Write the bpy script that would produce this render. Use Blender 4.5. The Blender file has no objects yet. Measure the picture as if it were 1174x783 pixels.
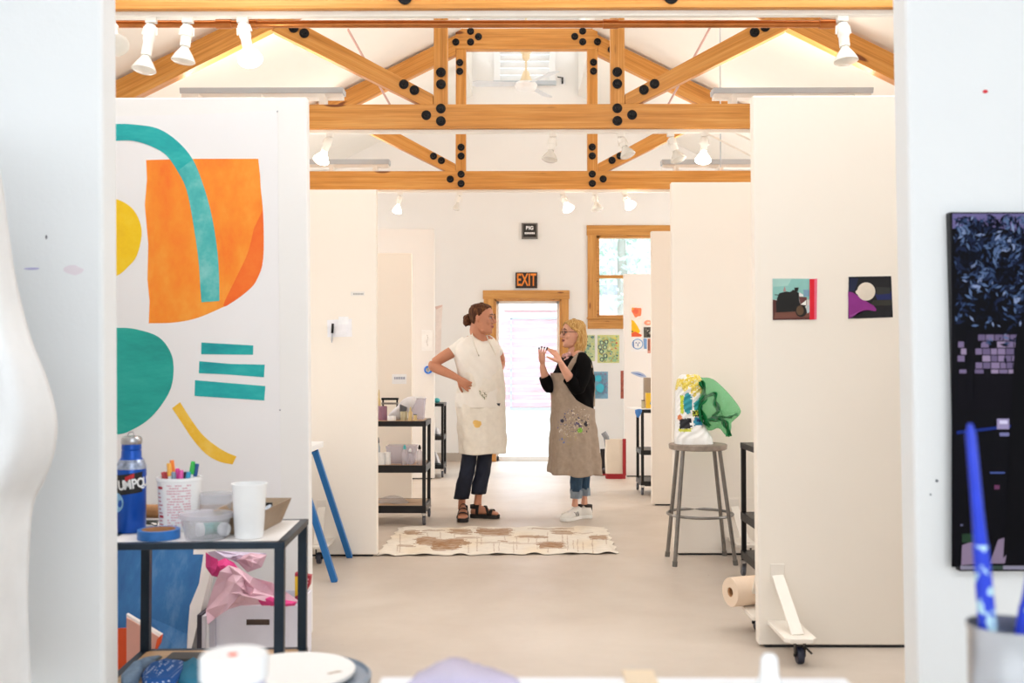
import bpy, bmesh, math, random
from mathutils import Vector, Matrix
import numpy as np
random.seed(7); rnd = random.Random(11)
PI = math.pi
C = bpy.context.scene.collection
scn = bpy.context.scene

# ---------------------------------------------------------------- camera
F_PX = 1150.0
PITCH = math.radians(1.32); YAW = math.radians(0.40)
CAM = Vector((0, 0, 1.22))
cd = bpy.data.cameras.new('camera'); cam = bpy.data.objects.new('camera', cd); C.objects.link(cam)
cam.location = CAM
cam.rotation_euler = (PI/2 + PITCH, 0, YAW)
cd.sensor_width = 36.0; cd.lens = F_PX/1174*36.0; cd.clip_start = 0.05; cd.clip_end = 200
cd.dof.use_dof = True; cd.dof.focus_distance = 7.3; cd.dof.aperture_fstop = 3.6
scn.camera = cam
RC = (Matrix.Rotation(YAW, 3, 'Z') @ Matrix.Rotation(PI/2 + PITCH, 3, 'X'))
def ray(px, py): return RC @ Vector(((px-587)/F_PX, (391.5-py)/F_PX, -1))
def P(px, py, Y):
    d = ray(px, py); t = (Y-CAM.y)/d.y; return CAM + d*t
def PH(px, py, h):
    d = ray(px, py); t = (h-CAM.z)/d.z; return CAM + d*t

# ---------------------------------------------------------------- materials
def lin(c):
    if isinstance(c, str):
        c = tuple(int(c[i:i+2], 16) for i in (0, 2, 4))
    r = []
    for v in c[:3]:
        v = v/255.0
        r.append(v/12.92 if v <= 0.04045 else ((v+0.055)/1.055)**2.4)
    return tuple(r) + (1,)
M = {}
def newmat(name):
    m = bpy.data.materials.new(name); m.use_nodes = True
    nt = m.node_tree; b = nt.nodes['Principled BSDF']
    return m, nt, b
def node(nt, t, **kw):
    n = nt.nodes.new(t)
    for k, v in kw.items(): setattr(n, k, v)
    return n
def coords(nt, scale=(1,1,1), rot=(0,0,0)):
    tc = node(nt, 'ShaderNodeTexCoord'); mp = node(nt, 'ShaderNodeMapping')
    mp.inputs['Scale'].default_value = scale; mp.inputs['Rotation'].default_value = rot
    nt.links.new(tc.outputs['Object'], mp.inputs['Vector']); return mp.outputs['Vector']
def noise(nt, vec, scale, detail=4, rough=.55):
    n = node(nt, 'ShaderNodeTexNoise'); n.inputs['Scale'].default_value = scale
    n.inputs['Detail'].default_value = detail; n.inputs['Roughness'].default_value = rough
    nt.links.new(vec, n.inputs['Vector']); return n.outputs['Fac']
def ramp(nt, fac, stops):
    r = node(nt, 'ShaderNodeValToRGB'); e = r.color_ramp.elements
    while len(e) < len(stops): e.new(0.5)
    for i, (p, c) in enumerate(stops): e[i].position = p; e[i].color = c
    nt.links.new(fac, r.inputs['Fac']); return r.outputs['Color']
def mix(nt, fac, a, b, mode='MIX'):
    m = node(nt, 'ShaderNodeMix', data_type='RGBA', blend_type=mode)
    for sock, v in ((m.inputs[0], fac), (m.inputs[6], a), (m.inputs[7], b)):
        if isinstance(v, (int, float)): sock.default_value = v
        elif isinstance(v, tuple): sock.default_value = v
        else: nt.links.new(v, sock)
    return m.outputs[2]
def mul(c, k): return (min(c[0]*k,1), min(c[1]*k,1), min(c[2]*k,1), 1)
def mat(name, col, rough=.5, metal=0, var=.06, vs=6, scale=(1,1,1), bump=0, bs=60, spec=.5, trans=0, alpha=1, ior=1.45, sheen=0):
    if name in M: return M[name]
    m, nt, b = newmat(name); c = lin(col)
    v = coords(nt, scale)
    f = noise(nt, v, vs)
    nt.links.new(ramp(nt, f, [(.3, mul(c, 1-var)), (.7, mul(c, 1+var*.6))]), b.inputs['Base Color'])
    b.inputs['Roughness'].default_value = rough; b.inputs['Metallic'].default_value = metal
    b.inputs['Specular IOR Level'].default_value = spec
    if trans: b.inputs['Transmission Weight'].default_value = trans; b.inputs['IOR'].default_value = ior
    if alpha < 1: b.inputs['Alpha'].default_value = alpha
    if sheen: b.inputs['Sheen Weight'].default_value = sheen
    if bump:
        bp = node(nt, 'ShaderNodeBump'); bp.inputs['Strength'].default_value = bump; bp.inputs['Distance'].default_value = .004
        nt.links.new(noise(nt, v, bs), bp.inputs['Height']); nt.links.new(bp.outputs[0], b.inputs['Normal'])
    M[name] = m; return m
def emis(name, col, strength):
    m, nt, b = newmat(name); b.inputs['Base Color'].default_value = lin(col)
    b.inputs['Emission Color'].default_value = lin(col); b.inputs['Emission Strength'].default_value = strength
    M[name] = m; return m
def wood(name, rot, base='D48E3A', dark='B57226', light='E4AA5E', gs=1.0):
    """pine grain that runs along local X after the rotation about Y"""
    m, nt, b = newmat(name)
    tc = node(nt, 'ShaderNodeTexCoord')
    r0 = node(nt, 'ShaderNodeMapping'); r0.inputs['Rotation'].default_value = (0, rot, 0)
    nt.links.new(tc.outputs['Object'], r0.inputs['Vector'])
    def sc(s):
        q = node(nt, 'ShaderNodeMapping'); q.inputs['Scale'].default_value = s
        nt.links.new(r0.outputs['Vector'], q.inputs['Vector']); return q.outputs['Vector']
    g = noise(nt, sc((.5*gs, 16*gs, 16*gs)), 2.2, 5, .6)
    g2 = noise(nt, sc((1.2*gs, 60*gs, 60*gs)), 2.0, 3, .6)
    c1 = ramp(nt, g, [(.3, lin(dark)), (.5, lin(base)), (.72, lin(light))])
    c2 = ramp(nt, g2, [(.35, mul(lin(dark), .9)), (.6, lin(light))])
    c = mix(nt, .3, c1, c2)
    vo = node(nt, 'ShaderNodeTexVoronoi'); vo.inputs['Scale'].default_value = 1.0
    nt.links.new(sc((1.6*gs, 7*gs, 7*gs)), vo.inputs['Vector'])
    k = ramp(nt, vo.outputs['Distance'], [(.10, (1,1,1,1)), (.15, (0,0,0,1))])
    c = mix(nt, k, c, lin('7A3F14'))
    nt.links.new(c, b.inputs['Base Color']); b.inputs['Roughness'].default_value = .42
    M[name] = m; return m
def colattr(name, rough=.6, var=.08, vs=14, spec=.4, scale=(1,1,1)):
    """paint whose colour comes from the colour attribute of the mesh, with brushy variation"""
    m, nt, b = newmat(name)
    a = node(nt, 'ShaderNodeAttribute'); a.attribute_name = 'Col'
    f = noise(nt, coords(nt, scale), vs, 5, .6)
    g = ramp(nt, f, [(.3, (1-var*1.6,)*3+(1,)), (.7, (1,1,1,1))])
    nt.links.new(mix(nt, 1.0, a.outputs['Color'], g, 'MULTIPLY'), b.inputs['Base Color'])
    b.inputs['Roughness'].default_value = rough; b.inputs['Specular IOR Level'].default_value = spec
    M[name] = m; return m

wood('pine_x', 0); wood('pine_z', PI/2)
wood('pine_up', math.radians(26.6)); wood('pine_down', -math.radians(26.6))
wood('pine_frame_x', 0, 'CC8E42', 'AE6F2C', 'DDA860', 1.6); wood('pine_frame_z', PI/2, 'CC8E42', 'AE6F2C', 'DDA860', 1.6)
wood('shelf_wood', 0, 'C09A72', 'A87F55', 'D4B38C')
mat('wall_paint', 'F1EFEC', .7, var=.015, vs=2)
mat('room_paint', 'EEF0F1', .6, var=.015, vs=1.5, bump=.25, bs=45)
mat('panel_paint', 'EDEAE7', .6, var=.02, vs=1.2, bump=.1, bs=30)
mat('panel_paint_warm_lit', 'F3E9DC', .6, var=.02, vs=1.2, bump=.1, bs=30)  # white panel paint with the warm light on it put into the colour
mat('ceiling_paint', 'F3EFE8', .8, var=.01)
mat('black_iron', '17171A', .42, .6, .2, 9)
mat('cart_blue_black', '1B2A38', .4, .4, .25, 14)
mat('cart_black', '121114', .4, .3, .2, 12)
mat('lamp_white', 'F0ECE4', .35, 0, .02)
mat('chrome', 'B8B8BC', .25, 1, .04)
mat('copper', 'C07A44', .28, .85, .18, 9)
mat('fixture_grey', 'BFC6CC', .5, .2, .04)
mat('white_plastic', 'F4F4F4', .35, 0, .02)
mat('paper_white', 'F6F4F2', .8, 0, .015)
mat('grey_steel', '8A8580', .35, .8, .15, 20)
mat('rubber', '1C1C20', .6)
mat('caster_wheel', '22263A', .45); mat('wheel_grey', '5A5A60', .4)
mat('skin_tan', 'C4876A', .5, 0, .05, 12, spec=.3)
mat('skin_fair', 'DDA58C', .5, 0, .05, 12, spec=.35)
colattr('painted'); colattr('painted_gloss', .45, .02, 4, .08)

# floor
m, nt, b = newmat('floor_concrete'); v = coords(nt)
c = ramp(nt, noise(nt, v, .9, 6, .6), [(.3, lin('BDAE9F')), (.7, lin('CFC2B5'))])
c = mix(nt, .2, c, ramp(nt, noise(nt, coords(nt, (.8, 1.1, 1)), 4, 6, .7), [(.32, lin('B8A798')), (.6, lin('CCBFB2'))]))
sp = ramp(nt, noise(nt, v, 24, 2, .5), [(.76, (0,0,0,1)), (.8, (1,1,1,1))])
c = mix(nt, sp, c, lin('97806B'))
nt.links.new(c, b.inputs['Base Color'])
nt.links.new(ramp(nt, noise(nt, v, 3, 4), [(.3, (.34,)*3+(1,)), (.7, (.5,)*3+(1,))]), b.inputs['Roughness'])
M['floor'] = m
# glass and clear plastics
def clear(name, col, rough=.05, mixf=.75):
    m, nt, b = newmat(name)
    out = nt.nodes['Material Output']; t = node(nt, 'ShaderNodeBsdfTransparent'); t.inputs[0].default_value = lin(col)
    mx = node(nt, 'ShaderNodeMixShader'); mx.inputs[0].default_value = mixf
    b.inputs['Base Color'].default_value = lin(col); b.inputs['Roughness'].default_value = rough
    nt.links.new(b.outputs[0], mx.inputs[1]); nt.links.new(t.outputs[0], mx.inputs[2]); nt.links.new(mx.outputs[0], out.inputs[0])
    M[name] = m; return m
clear('clear_plastic', 'F2F2F4', .1, .78)
clear('milky_plastic', 'F4F2F6', .3, .74)
clear('window_glass', 'F2F8FA', .02, .93)
clear('bulb_glass', 'F8F4EC', .15, .35)
clear('pink_water', 'B58AA0', .2, .35)
clear('green_tulle', 'BCEBCB', .8, .80)
clear('purple_film', 'E9E4F5', .4, .55)
emis('bulb_lit', 'FFF6E6', 14)

# ---------------------------------------------------------------- object helpers
BASE = {}
def basem(o): return BASE.get(o.name, Matrix.Identity(4))
def tag(o, label=None, cat=None, group=None, kind=None):
    if label: o['label'] = label
    if cat: o['category'] = cat
    if group: o['group'] = group
    if kind: o['kind'] = kind
    return o
def thing(name, label, cat, loc=(0,0,0), rz=0, group=None):
    o = bpy.data.objects.new(name, None); C.objects.link(o); o.empty_display_size = .1
    o.location = loc; o.rotation_euler = (0, 0, rz)
    BASE[o.name] = Matrix.Translation(Vector(loc)) @ Matrix.Rotation(rz, 4, 'Z')
    return tag(o, label, cat, group)
def dup(root, loc, rz=None, label=None, group=None):
    r = root.copy(); C.objects.link(r); r.location = loc
    if rz is not None: r.rotation_euler = (0, 0, rz)
    BASE[r.name] = Matrix.Translation(Vector(loc)) @ Matrix.Rotation(r.rotation_euler.z, 4, 'Z')
    if label: r['label'] = label
    if group: r['group'] = group
    for ch in list(root.children):
        c = ch.copy(); C.objects.link(c); c.parent = r
        for g in list(ch.children):
            d = g.copy(); C.objects.link(d); d.parent = c
    return r
def frame_of(d, up=Vector((0,0,1))):
    d = Vector(d).normalized()
    if abs(d.dot(up)) > .98: up = Vector((0,1,0))
    x = d.cross(up).normalized(); y = x.cross(d).normalized()
    return x, y, d
def smoothpts(pts, n=6, closed=False):
    """Catmull-Rom through the points"""
    pts = [Vector(p) for p in pts]; out = []; N = len(pts)
    rng_ = range(N) if closed else range(N-1)
    for i in rng_:
        p0 = pts[(i-1) % N] if (closed or i > 0) else pts[i]
        p1 = pts[i]; p2 = pts[(i+1) % N]
        p3 = pts[(i+2) % N] if (closed or i+2 < N) else p2
        for k in range(n):
            t = k/n
            out.append(.5*((2*p1) + (p2-p0)*t + (2*p0-5*p1+4*p2-p3)*t*t + (3*p1-p0-3*p2+p3)*t**3))
    if not closed: out.append(pts[-1])
    return out
class MB:
    def __init__(s): s.v = []; s.f = []; s.c = []; s.m = []; s.col = (1,1,1,1); s.mi = 0
    def add(s, vs, fs, col=None):
        n = len(s.v); s.v += [Vector(v) for v in vs]
        for f in fs: s.f.append([i+n for i in f]); s.c.append(col or s.col); s.m.append(s.mi)
        return s
    def box(s, c, size, rot=None, col=None):
        c = Vector(c); sx, sy, sz = [q/2 for q in size]
        vs = [Vector((x*sx, y*sy, z*sz)) for x in (-1,1) for y in (-1,1) for z in (-1,1)]
        if rot is not None: vs = [rot @ v for v in vs]
        return s.add([c+v for v in vs], [(0,1,3,2),(4,6,7,5),(0,4,5,1),(2,3,7,6),(0,2,6,4),(1,5,7,3)], col)
    def bx(s, x0, x1, y0, y1, z0, z1, col=None):
        return s.box(((x0+x1)/2,(y0+y1)/2,(z0+z1)/2), (abs(x1-x0),abs(y1-y0),abs(z1-z0)), None, col)
    def bar(s, p0, p1, w, h, up=Vector((0,0,1)), col=None):
        p0 = Vector(p0); p1 = Vector(p1); x, y, d = frame_of(p1-p0, up)
        vs = [p + x*(a*w/2) + y*(b*h/2) for p in (p0, p1) for a, b in ((-1,-1),(1,-1),(1,1),(-1,1))]
        return s.add(vs, [(3,2,1,0),(4,5,6,7),(0,1,5,4),(1,2,6,5),(2,3,7,6),(3,0,4,7)], col)
    def rings(s, rings, cap0=True, cap1=True, col=None, closed=True):
        n = len(rings[0]); vs = [v for r in rings for v in r]; fs = []
        for i in range(len(rings)-1):
            for k in range(n if closed else n-1):
                a = i*n+k; b = i*n+(k+1) % n
                fs.append((a, b, b+n, a+n))
        if cap0 and closed: fs.append(tuple(range(n))[::-1])
        if cap1 and closed: fs.append(tuple(range((len(rings)-1)*n, len(rings)*n)))
        return s.add(vs, fs, col)
    def tube(s, pts, r, n=10, cap=True, col=None, flat=1.0, up=Vector((0,0,1))):
        pts = [Vector(p) for p in pts]; rs = r if isinstance(r, (list, tuple)) else [r]*len(pts)
        R = []; px = None
        for i, p in enumerate(pts):
            d = (pts[min(i+1, len(pts)-1)] - pts[max(i-1, 0)])
            if px is None: x, y, d = frame_of(d, up)
            else:
                d = d.normalized(); x = (px - d*px.dot(d)).normalized(); y = d.cross(x) * -1
                y = x.cross(d)
            px = x
            R.append([p + x*(math.cos(2*PI*k/n)*rs[i]) + y*(math.sin(2*PI*k/n)*rs[i]*flat) for k in range(n)])
        return s.rings(R, cap, cap, col)
    def cyl(s, p0, p1, r, r2=None, n=20, cap=True, col=None): return s.tube([p0, p1], [r, r if r2 is None else r2], n, cap, col)
    def lathe(s, prof, c=(0,0,0), axis=(0,0,1), n=28, col=None, cap0=True, cap1=True):
        c = Vector(c); x, y, d = frame_of(axis)
        R = [[c + d*h + x*(math.cos(2*PI*k/n)*max(r,1e-4)) + y*(math.sin(2*PI*k/n)*max(r,1e-4)) for k in range(n)] for r, h in prof]
        return s.rings(R, cap0, cap1, col)
    def ball(s, c, r, n=16, m=10, col=None, rot=None):
        r = (r, r, r) if isinstance(r, (int, float)) else r; c = Vector(c); R = []
        for j in range(m+1):
            t = -PI/2 + PI*j/m; q = []
            for k in range(n):
                v = Vector((math.cos(t)*math.cos(2*PI*k/n)*r[0], math.cos(t)*math.sin(2*PI*k/n)*r[1], math.sin(t)*r[2]))
                q.append(c + (rot @ v if rot is not None else v))
            R.append(q)
        return s.rings(R, True, True, col)
    def prism(s, poly, off, col=None):
        """polygon of 3-D points extruded by vector off"""
        poly = [Vector(p) for p in poly]; off = Vector(off); n = len(poly)
        fs = [tuple(range(n)), tuple(range(n, 2*n))[::-1]] + [(i, (i+1) % n, (i+1) % n+n, i+n)[::-1] for i in range(n)]
        return s.add(poly + [p+off for p in poly], fs, col)
    def poly(s, pts, col=None): return s.add(pts, [tuple(range(len(pts)))], col)
    def grid(s, fn, nu, nv, col=None):
        vs = [fn(i/nu, j/nv) for j in range(nv+1) for i in range(nu+1)]
        fs = [(j*(nu+1)+i, j*(nu+1)+i+1, (j+1)*(nu+1)+i+1, (j+1)*(nu+1)+i) for j in range(nv) for i in range(nu)]
        return s.add(vs, fs, col)
    def build(s, name, mats, parent=None, smooth=False, bevel=0, label=None, solid=0, subsurf=0, local=False, angle=40):
        me = bpy.data.meshes.new(name); o = bpy.data.objects.new(name, me)
        vs = s.v
        if parent is not None:
            if not local:
                inv = basem(parent).inverted(); vs = [inv @ v for v in vs]
        elif not local:
            lo = Vector((min(v.x for v in vs), min(v.y for v in vs), min(v.z for v in vs)))
            hi = Vector((max(v.x for v in vs), max(v.y for v in vs), max(v.z for v in vs)))
            b = Vector(((lo.x+hi.x)/2, (lo.y+hi.y)/2, lo.z)); o.location = b
            vs = [v-b for v in vs]
        me.from_pydata([tuple(v) for v in vs], [], s.f)
        mats = mats if isinstance(mats, (list, tuple)) else [mats]
        for q in mats: me.materials.append(M[q] if isinstance(q, str) else q)
        me.polygons.foreach_set('material_index', s.m)
        if any(c != (1,1,1,1) for c in s.c):
            ca = me.color_attributes.new('Col', 'FLOAT_COLOR', 'CORNER')
            flat = []
            for p, c in zip(me.polygons, s.c):
                for _ in range(p.loop_total): flat += list(c)
            ca.data.foreach_set('color', flat)
        bm = bmesh.new(); bm.from_mesh(me)
        if not any(c != (1,1,1,1) for c in s.c): bmesh.ops.recalc_face_normals(bm, faces=bm.faces)
        bm.to_mesh(me); bm.free()
        if smooth:
            me.polygons.foreach_set('use_smooth', [True]*len(me.polygons))
            try:
                me.set_sharp_from_angle(angle=math.radians(angle))
            except Exception: pass
        C.objects.link(o)
        if parent is not None: o.parent = parent; BASE[o.name] = basem(parent)
        else: BASE[o.name] = Matrix.Translation(o.location)
        if solid:
            q = o.modifiers.new('solid', 'SOLIDIFY'); q.thickness = solid; q.offset = 0
        if bevel:
            q = o.modifiers.new('bevel', 'BEVEL'); q.width = bevel; q.segments = 2; q.limit_method = 'ANGLE'; q.angle_limit = math.radians(50)
        if subsurf:
            q = o.modifiers.new('sub', 'SUBSURF'); q.levels = subsurf; q.render_levels = subsurf
        if label: o['label'] = label
        return o
def top(mb, name, mats, label, cat, group=None, **kw):
    return tag(mb.build(name, mats, None, **kw), label, cat, group)
def struct(mb, name, mats, **kw): return tag(mb.build(name, mats, None, **kw), kind='structure')
def pxpoly(pts, Y, close_n=0):
    q = [P(x, y, Y) for x, y in pts]
    return q
def text(s, size, name, matn, parent, loc, rot, label=None, extrude=.001, bold=0, sx=1.0):
    cu = bpy.data.curves.new(name, 'FONT'); cu.body = s; cu.size = size; cu.align_x = 'CENTER'; cu.align_y = 'CENTER'
    cu.extrude = extrude; cu.offset = bold
    t = bpy.data.objects.new(name, cu); C.objects.link(t)
    bpy.context.view_layer.update()
    me = bpy.data.meshes.new_from_object(t.evaluated_get(bpy.context.evaluated_depsgraph_get()))
    bpy.data.objects.remove(t)
    o = bpy.data.objects.new(name, me); C.objects.link(o)
    me.materials.append(M[matn])
    W = Matrix.Translation(Vector(loc)) @ rot.to_4x4() @ Matrix.Diagonal((sx,1,1,1))
    me.transform(basem(parent).inverted() @ W); o.parent = parent; BASE[o.name] = basem(parent)
    if label: o['label'] = label
    return o
FACE = Matrix.Rotation(PI/2, 3, 'X')      # text plane facing -Y
# ================================================================ THE ROOM
XC = .08                    # middle of the studio
HW = 3.62                   # half width
YB = 12.64                  # back wall front face
Y_OPEN0, Y_OPEN1 = 2.86, 2.97
def roof(x): return 4.965 - .5*abs(x-XC)     # underside of the ceiling
struct(MB().bx(XC-5.2, XC+5.2, -3.2, YB+.16, -.08, 0), 'floor', 'floor')

# side walls with unseen openings added behind the partitions for fill light
def wall_x(x0, x1, added_openings, name):
    mb = MB(); ys = [Y_OPEN1] ; zt = roof(XC+HW)+.02
    cur = Y_OPEN1
    for (a, b_) in added_openings:
        mb.bx(x0, x1, cur, a, 0, zt); mb.bx(x0, x1, a, b_, 0, .95); mb.bx(x0, x1, a, b_, 2.35, zt); cur = b_
    mb.bx(x0, x1, cur, YB, 0, zt)
    return struct(mb, name, 'wall_paint')
added_openings = [(5.0, 6.0), (7.4, 8.4), (9.8, 11.2)]
wall_x(XC-HW-.12, XC-HW, added_openings, 'wall_left')
wall_x(XC+HW, XC+HW+.12, added_openings, 'wall_right')

# ceiling: two slopes, an unseen opening added over the front bay for fill light, the raised monitor along the ridge
MW = .67; MZ = 5.75
def slope(sgn, y0, y1, xa, xb, mb):
    a, b_ = XC+sgn*xa, XC+sgn*xb
    pts = [(a, y0, roof(a)), (b_, y0, roof(b_)), (b_, y1, roof(b_)), (a, y1, roof(a))]
    mb.prism(pts, (0, 0, .1))
mb = MB()
for sg in (-1, 1):
    slope(sg, 5.0, YB+.1, MW+.012, HW+.1, mb)
    slope(sg, Y_OPEN1, 3.3, MW+.012, HW+.1, mb)
    slope(sg, 3.3, 5.0, MW+.012, 1.0, mb); slope(sg, 3.3, 5.0, 2.7, HW+.1, mb)
struct(mb, 'ceiling', 'ceiling_paint')
mb = MB()
for sg in (-1, 1):
    x = XC+sg*MW; x2 = XC+sg*(MW+.08)
    mb.bx(x, x2, Y_OPEN1, YB, roof(x)-.004, 5.12)
    mb.bx(x, x2, Y_OPEN1, YB, 5.38, MZ)
    for yy in [Y_OPEN1, 4.5, 6.0, 7.5, 9.0, 10.5, 12.0, YB-.1]: mb.bx(x, x2, yy, yy+.1, 5.12, 5.38)
mb.bx(XC-MW-.1, XC+MW+.1, Y_OPEN1, YB, MZ, MZ+.1)
struct(mb, 'ceiling', 'ceiling_paint')

# back wall with openings for the door, the window and the louvre
dL, dR = P(567, 420, YB).x, P(643.5, 420, YB).x; dT = P(600, 343, YB).z
wL, wR = P(684, 300, YB).x, P(684, 300, YB).x+1.25; wT = P(700, 270, YB).z; wB = P(700, 364, YB).z
mb = MB(); y0, y1 = YB, YB+.15; x0, x1 = XC-HW-.12, XC+HW+.12
mb.bx(x0, dL, y0, y1, 0, dT); mb.bx(dR, wL, y0, y1, 0, dT)
mb.bx(x0, dR, y0, y1, dT, wT)
mb.bx(wL, wR, y0, y1, 0, wB); mb.bx(wR, x1, y0, y1, 0, wT); 
mb.bx(dR, wL, y0, y1, dT, wT)
LV = (P(570, 60, YB).x, P(633, 60, YB).x, P(600, 92, YB).z, 5.35)
mb.bx(x0, x1, y0, y1, wT, 3.2)
# gable with the louvre hole
zz = LV[2]
xm = MW+.09
mb.prism([(x0, y0, 3.2), (x1, y0, 3.2), (XC+xm, y0, 4.965-.5*xm), (XC+xm, y0, zz), (XC-xm, y0, zz), (XC-xm, y0, 4.965-.5*xm)], (0, .15, 0))
mb.bx(XC-xm, LV[0], y0, y1, zz, MZ); mb.bx(LV[1], XC+xm, y0, y1, zz, MZ); mb.bx(LV[0], LV[1], y0, y1, LV[3], MZ)
struct(mb, 'wall_back', 'wall_paint')
mb = MB(); zb = .11
mb.bx(x0+.12, dL-.12, YB-.015, YB, 0, zb); mb.bx(dR+.12, x1-.12, YB-.015, YB, 0, zb)
mat('base_grey', 'B9AEA2', .6); struct(mb, 'baseboard_back', 'base_grey')

# louvred vent high in the gable
t = thing('louvre_vent', 'white slatted louvre window high in the gable behind the ceiling fan', 'louvre', ((LV[0]+LV[1])/2, YB, LV[2]))
mb = MB(); a, b_, zb, zt = LV
for (p, q, r, s_) in ((a-.04, a+.04, zb-.05, zt+.04), (b_-.04, b_+.04, zb-.05, zt+.04), (a, b_, zt-.03, zt+.04)): mb.bx(p, q, YB-.03, YB+.04, r, s_)
mb.build('vent_frame', 'white_plastic', t, bevel=.004)
mb = MB(); mb.bx(a-.05, b_+.05, YB-.06, YB+.03, zb-.07, zb-.02); mb.build('sill', 'fixture_grey', t, bevel=.004)
for k in range(9):
    z = zb+.03+k*.088
    MB().box(((a+b_)/2, YB+.03, z), (b_-a-.02, .100, .008), Matrix.Rotation(math.radians(66), 3, 'X')).build('slat', mat('slat_paint', 'EFEDEA', .5), t)
MB().bx(a, b_, YB+.11, YB+.12, zb, zt).build('glass_pane', 'window_glass', t)
# ceiling fan under the collar of the far truss
YF = 11.2
c0 = P(603, 55, 10.6); fx = P(603, 95, YF)
t = thing('ceiling_fan', 'cream ceiling fan with pale blades hanging below the ridge', 'fan', (fx.x, YF, fx.z))
MB().lathe([(.0, 0), (.085, .0), (.078, .03), (.048, .06), (.040, .12), (.02, .145), (0, .145)], (fx.x, YF, P(603, 55, YF).z), (0,0,-1)).build('canopy', mat('cream', 'EFDDB8', .5), t, smooth=True)
MB().cyl((fx.x, YF, MZ), (fx.x, YF, fx.z), .012).build('down_rod', 'cream', t, smooth=True)
MB().lathe([(0, .13), (.03, .13), (.045, .09), (.058, .05), (.07, .02), (.07, -.02), (.0, -.02)], (fx.x, YF, fx.z)).build('motor', 'cream', t, smooth=True)
MB().lathe([(0, .03), (.11, .03), (.13, .0), (.11, -.045), (.04, -.06), (0, -.06)], (fx.x, YF, fx.z-.03)).build('hub', 'white_plastic', t, smooth=True)
for k, a in enumerate((183, 303, 63)):
    ar = math.radians(a); d = Vector((math.cos(ar), math.sin(ar), 0)); n = Vector((-d.y, d.x, .22)).normalized()
    c = Vector((fx.x, YF, fx.z-.02)); mb = MB()
    mb.prism([c+d*.1-n*.04, c+d*.55-n*.07, c+d*.60-n*.04, c+d*.60+n*.04, c+d*.55+n*.07, c+d*.1+n*.04], (0,0,.006))
    mb.build('blade', mat('blade_grey', 'DDE2E8', .4), t)
# bracket beside the vent
p = P(642, 93, YB)
t = thing('vent_crank_bracket', 'small white wall bracket with dark crank beside the louvre window', 'bracket', (p.x, YB, p.z))
mb = MB(); mb.bx(p.x, p.x+.07, YB-.012, YB, p.z-.05, p.z+.05); mb.build('plate', 'white_plastic', t, bevel=.002)
mb = MB(); mb.bx(p.x+.02, p.x+.04, YB-.04, YB-.012, p.z-.04, p.z+.04); mb.bar((p.x+.03, YB-.03, p.z+.035), (p.x-.035, YB-.03, p.z+.045), .01, .01); mb.build('crank', 'black_iron', t)

# door opening: pine casing, half-open to the yard
t = thing('trim_1', None, None, ((dL+dR)/2, YB, 0)); t['kind'] = 'structure'
del_ = .125; oL, oR, oT = P(554.5, 420, YB).x, P(652, 420, YB).x, P(600, 333, YB).z
mb = MB(); mb.bx(oL, dL, YB-.022, YB, 0, oT); mb.build('casing_side', 'pine_frame_z', t, bevel=.003)
mb = MB(); mb.bx(dR, oR, YB-.022, YB, 0, oT); mb.build('casing_side', 'pine_frame_z', t, bevel=.003)
mb = MB(); mb.bx(oL-.01, oR+.01, YB-.026, YB-.0, dT, oT); mb.build('casing_head', 'pine_frame_x', t, bevel=.003)
mb = MB(); mb.bx(dL, dL+.02, YB, YB+.15, 0, dT); mb.bx(dR-.02, dR, YB, YB+.15, 0, dT); mb.bx(dL, dR, YB, YB+.15, dT-.02, dT); mb.build('jamb', 'pine_frame_z', t)
# screen door frame (thin) standing in the opening
t = thing('door_1', None, None, ((dL+dR)/2, YB+.1, 0)); t['kind'] = 'structure'
a, b_ = dL+.022, dR-.022
mb = MB()
for (p, q, r, s_) in ((a, a+.03, 0, dT-.02), (b_-.03, b_, 0, dT-.02), (a, b_, dT-.05, dT-.02), (a, b_, .0, .06)): mb.bx(p, q, YB+.08, YB+.11, r, s_)
mb.build('screen_frame', 'white_plastic', t)
mb = MB(); mb.bx(a+.03, b_-.03, YB+.09, YB+.094, .06, dT-.05); mb.build('glass_pane', 'window_glass', t)
# window
oL, oT, oB = P(673.5, 300, YB).x, P(700, 258.5, YB).z, P(700, 377, YB).z
t = thing('window_1', None, None, ((wL+wR)/2, YB, wB)); t['kind'] = 'structure'
mb = MB(); mb.bx(oL, wL, YB-.022, YB, wB, oT); mb.bx(wR, wR+.11, YB-.022, YB, wB, oT); mb.build('casing_side', 'pine_frame_z', t, bevel=.003)
mb = MB(); mb.bx(oL-.01, wR+.12, YB-.026, YB, wT, oT); mb.bx(oL, wR+.11, YB-.02, YB, oB, wB-.02); mb.build('casing_head', 'pine_frame_x', t, bevel=.003)
mb = MB(); mb.bx(oL-.01, wR+.12, YB-.05, YB+.02, wB-.02, wB); mb.build('sill', 'pine_frame_x', t, bevel=.003)
mb = MB(); zm = P(700, 317, YB).z
mb.bx(wL, wL+.035, YB, YB+.1, wB, wT); mb.bx(wL, wR, YB, YB+.1, wT-.03, wT); mb.bx(wL, wR, YB+.03, YB+.08, zm-.02, zm+.02); mb.bx(wR-.035, wR, YB, YB+.1, wB, wT); mb.bx(wL, wR, YB, YB+.08, wB, wB+.03)
mb.build('sash', 'pine_frame_x', t)
MB().bx(wL+.03, wR-.03, YB+.05, YB+.054, wB+.03, wT-.03).build('glass_pane', 'window_glass', t)
for i, (sx, nm) in enumerate(((XC-HW-.06, 'window_2'), (XC+HW+.06, 'window_3'))):
    pass

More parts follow.
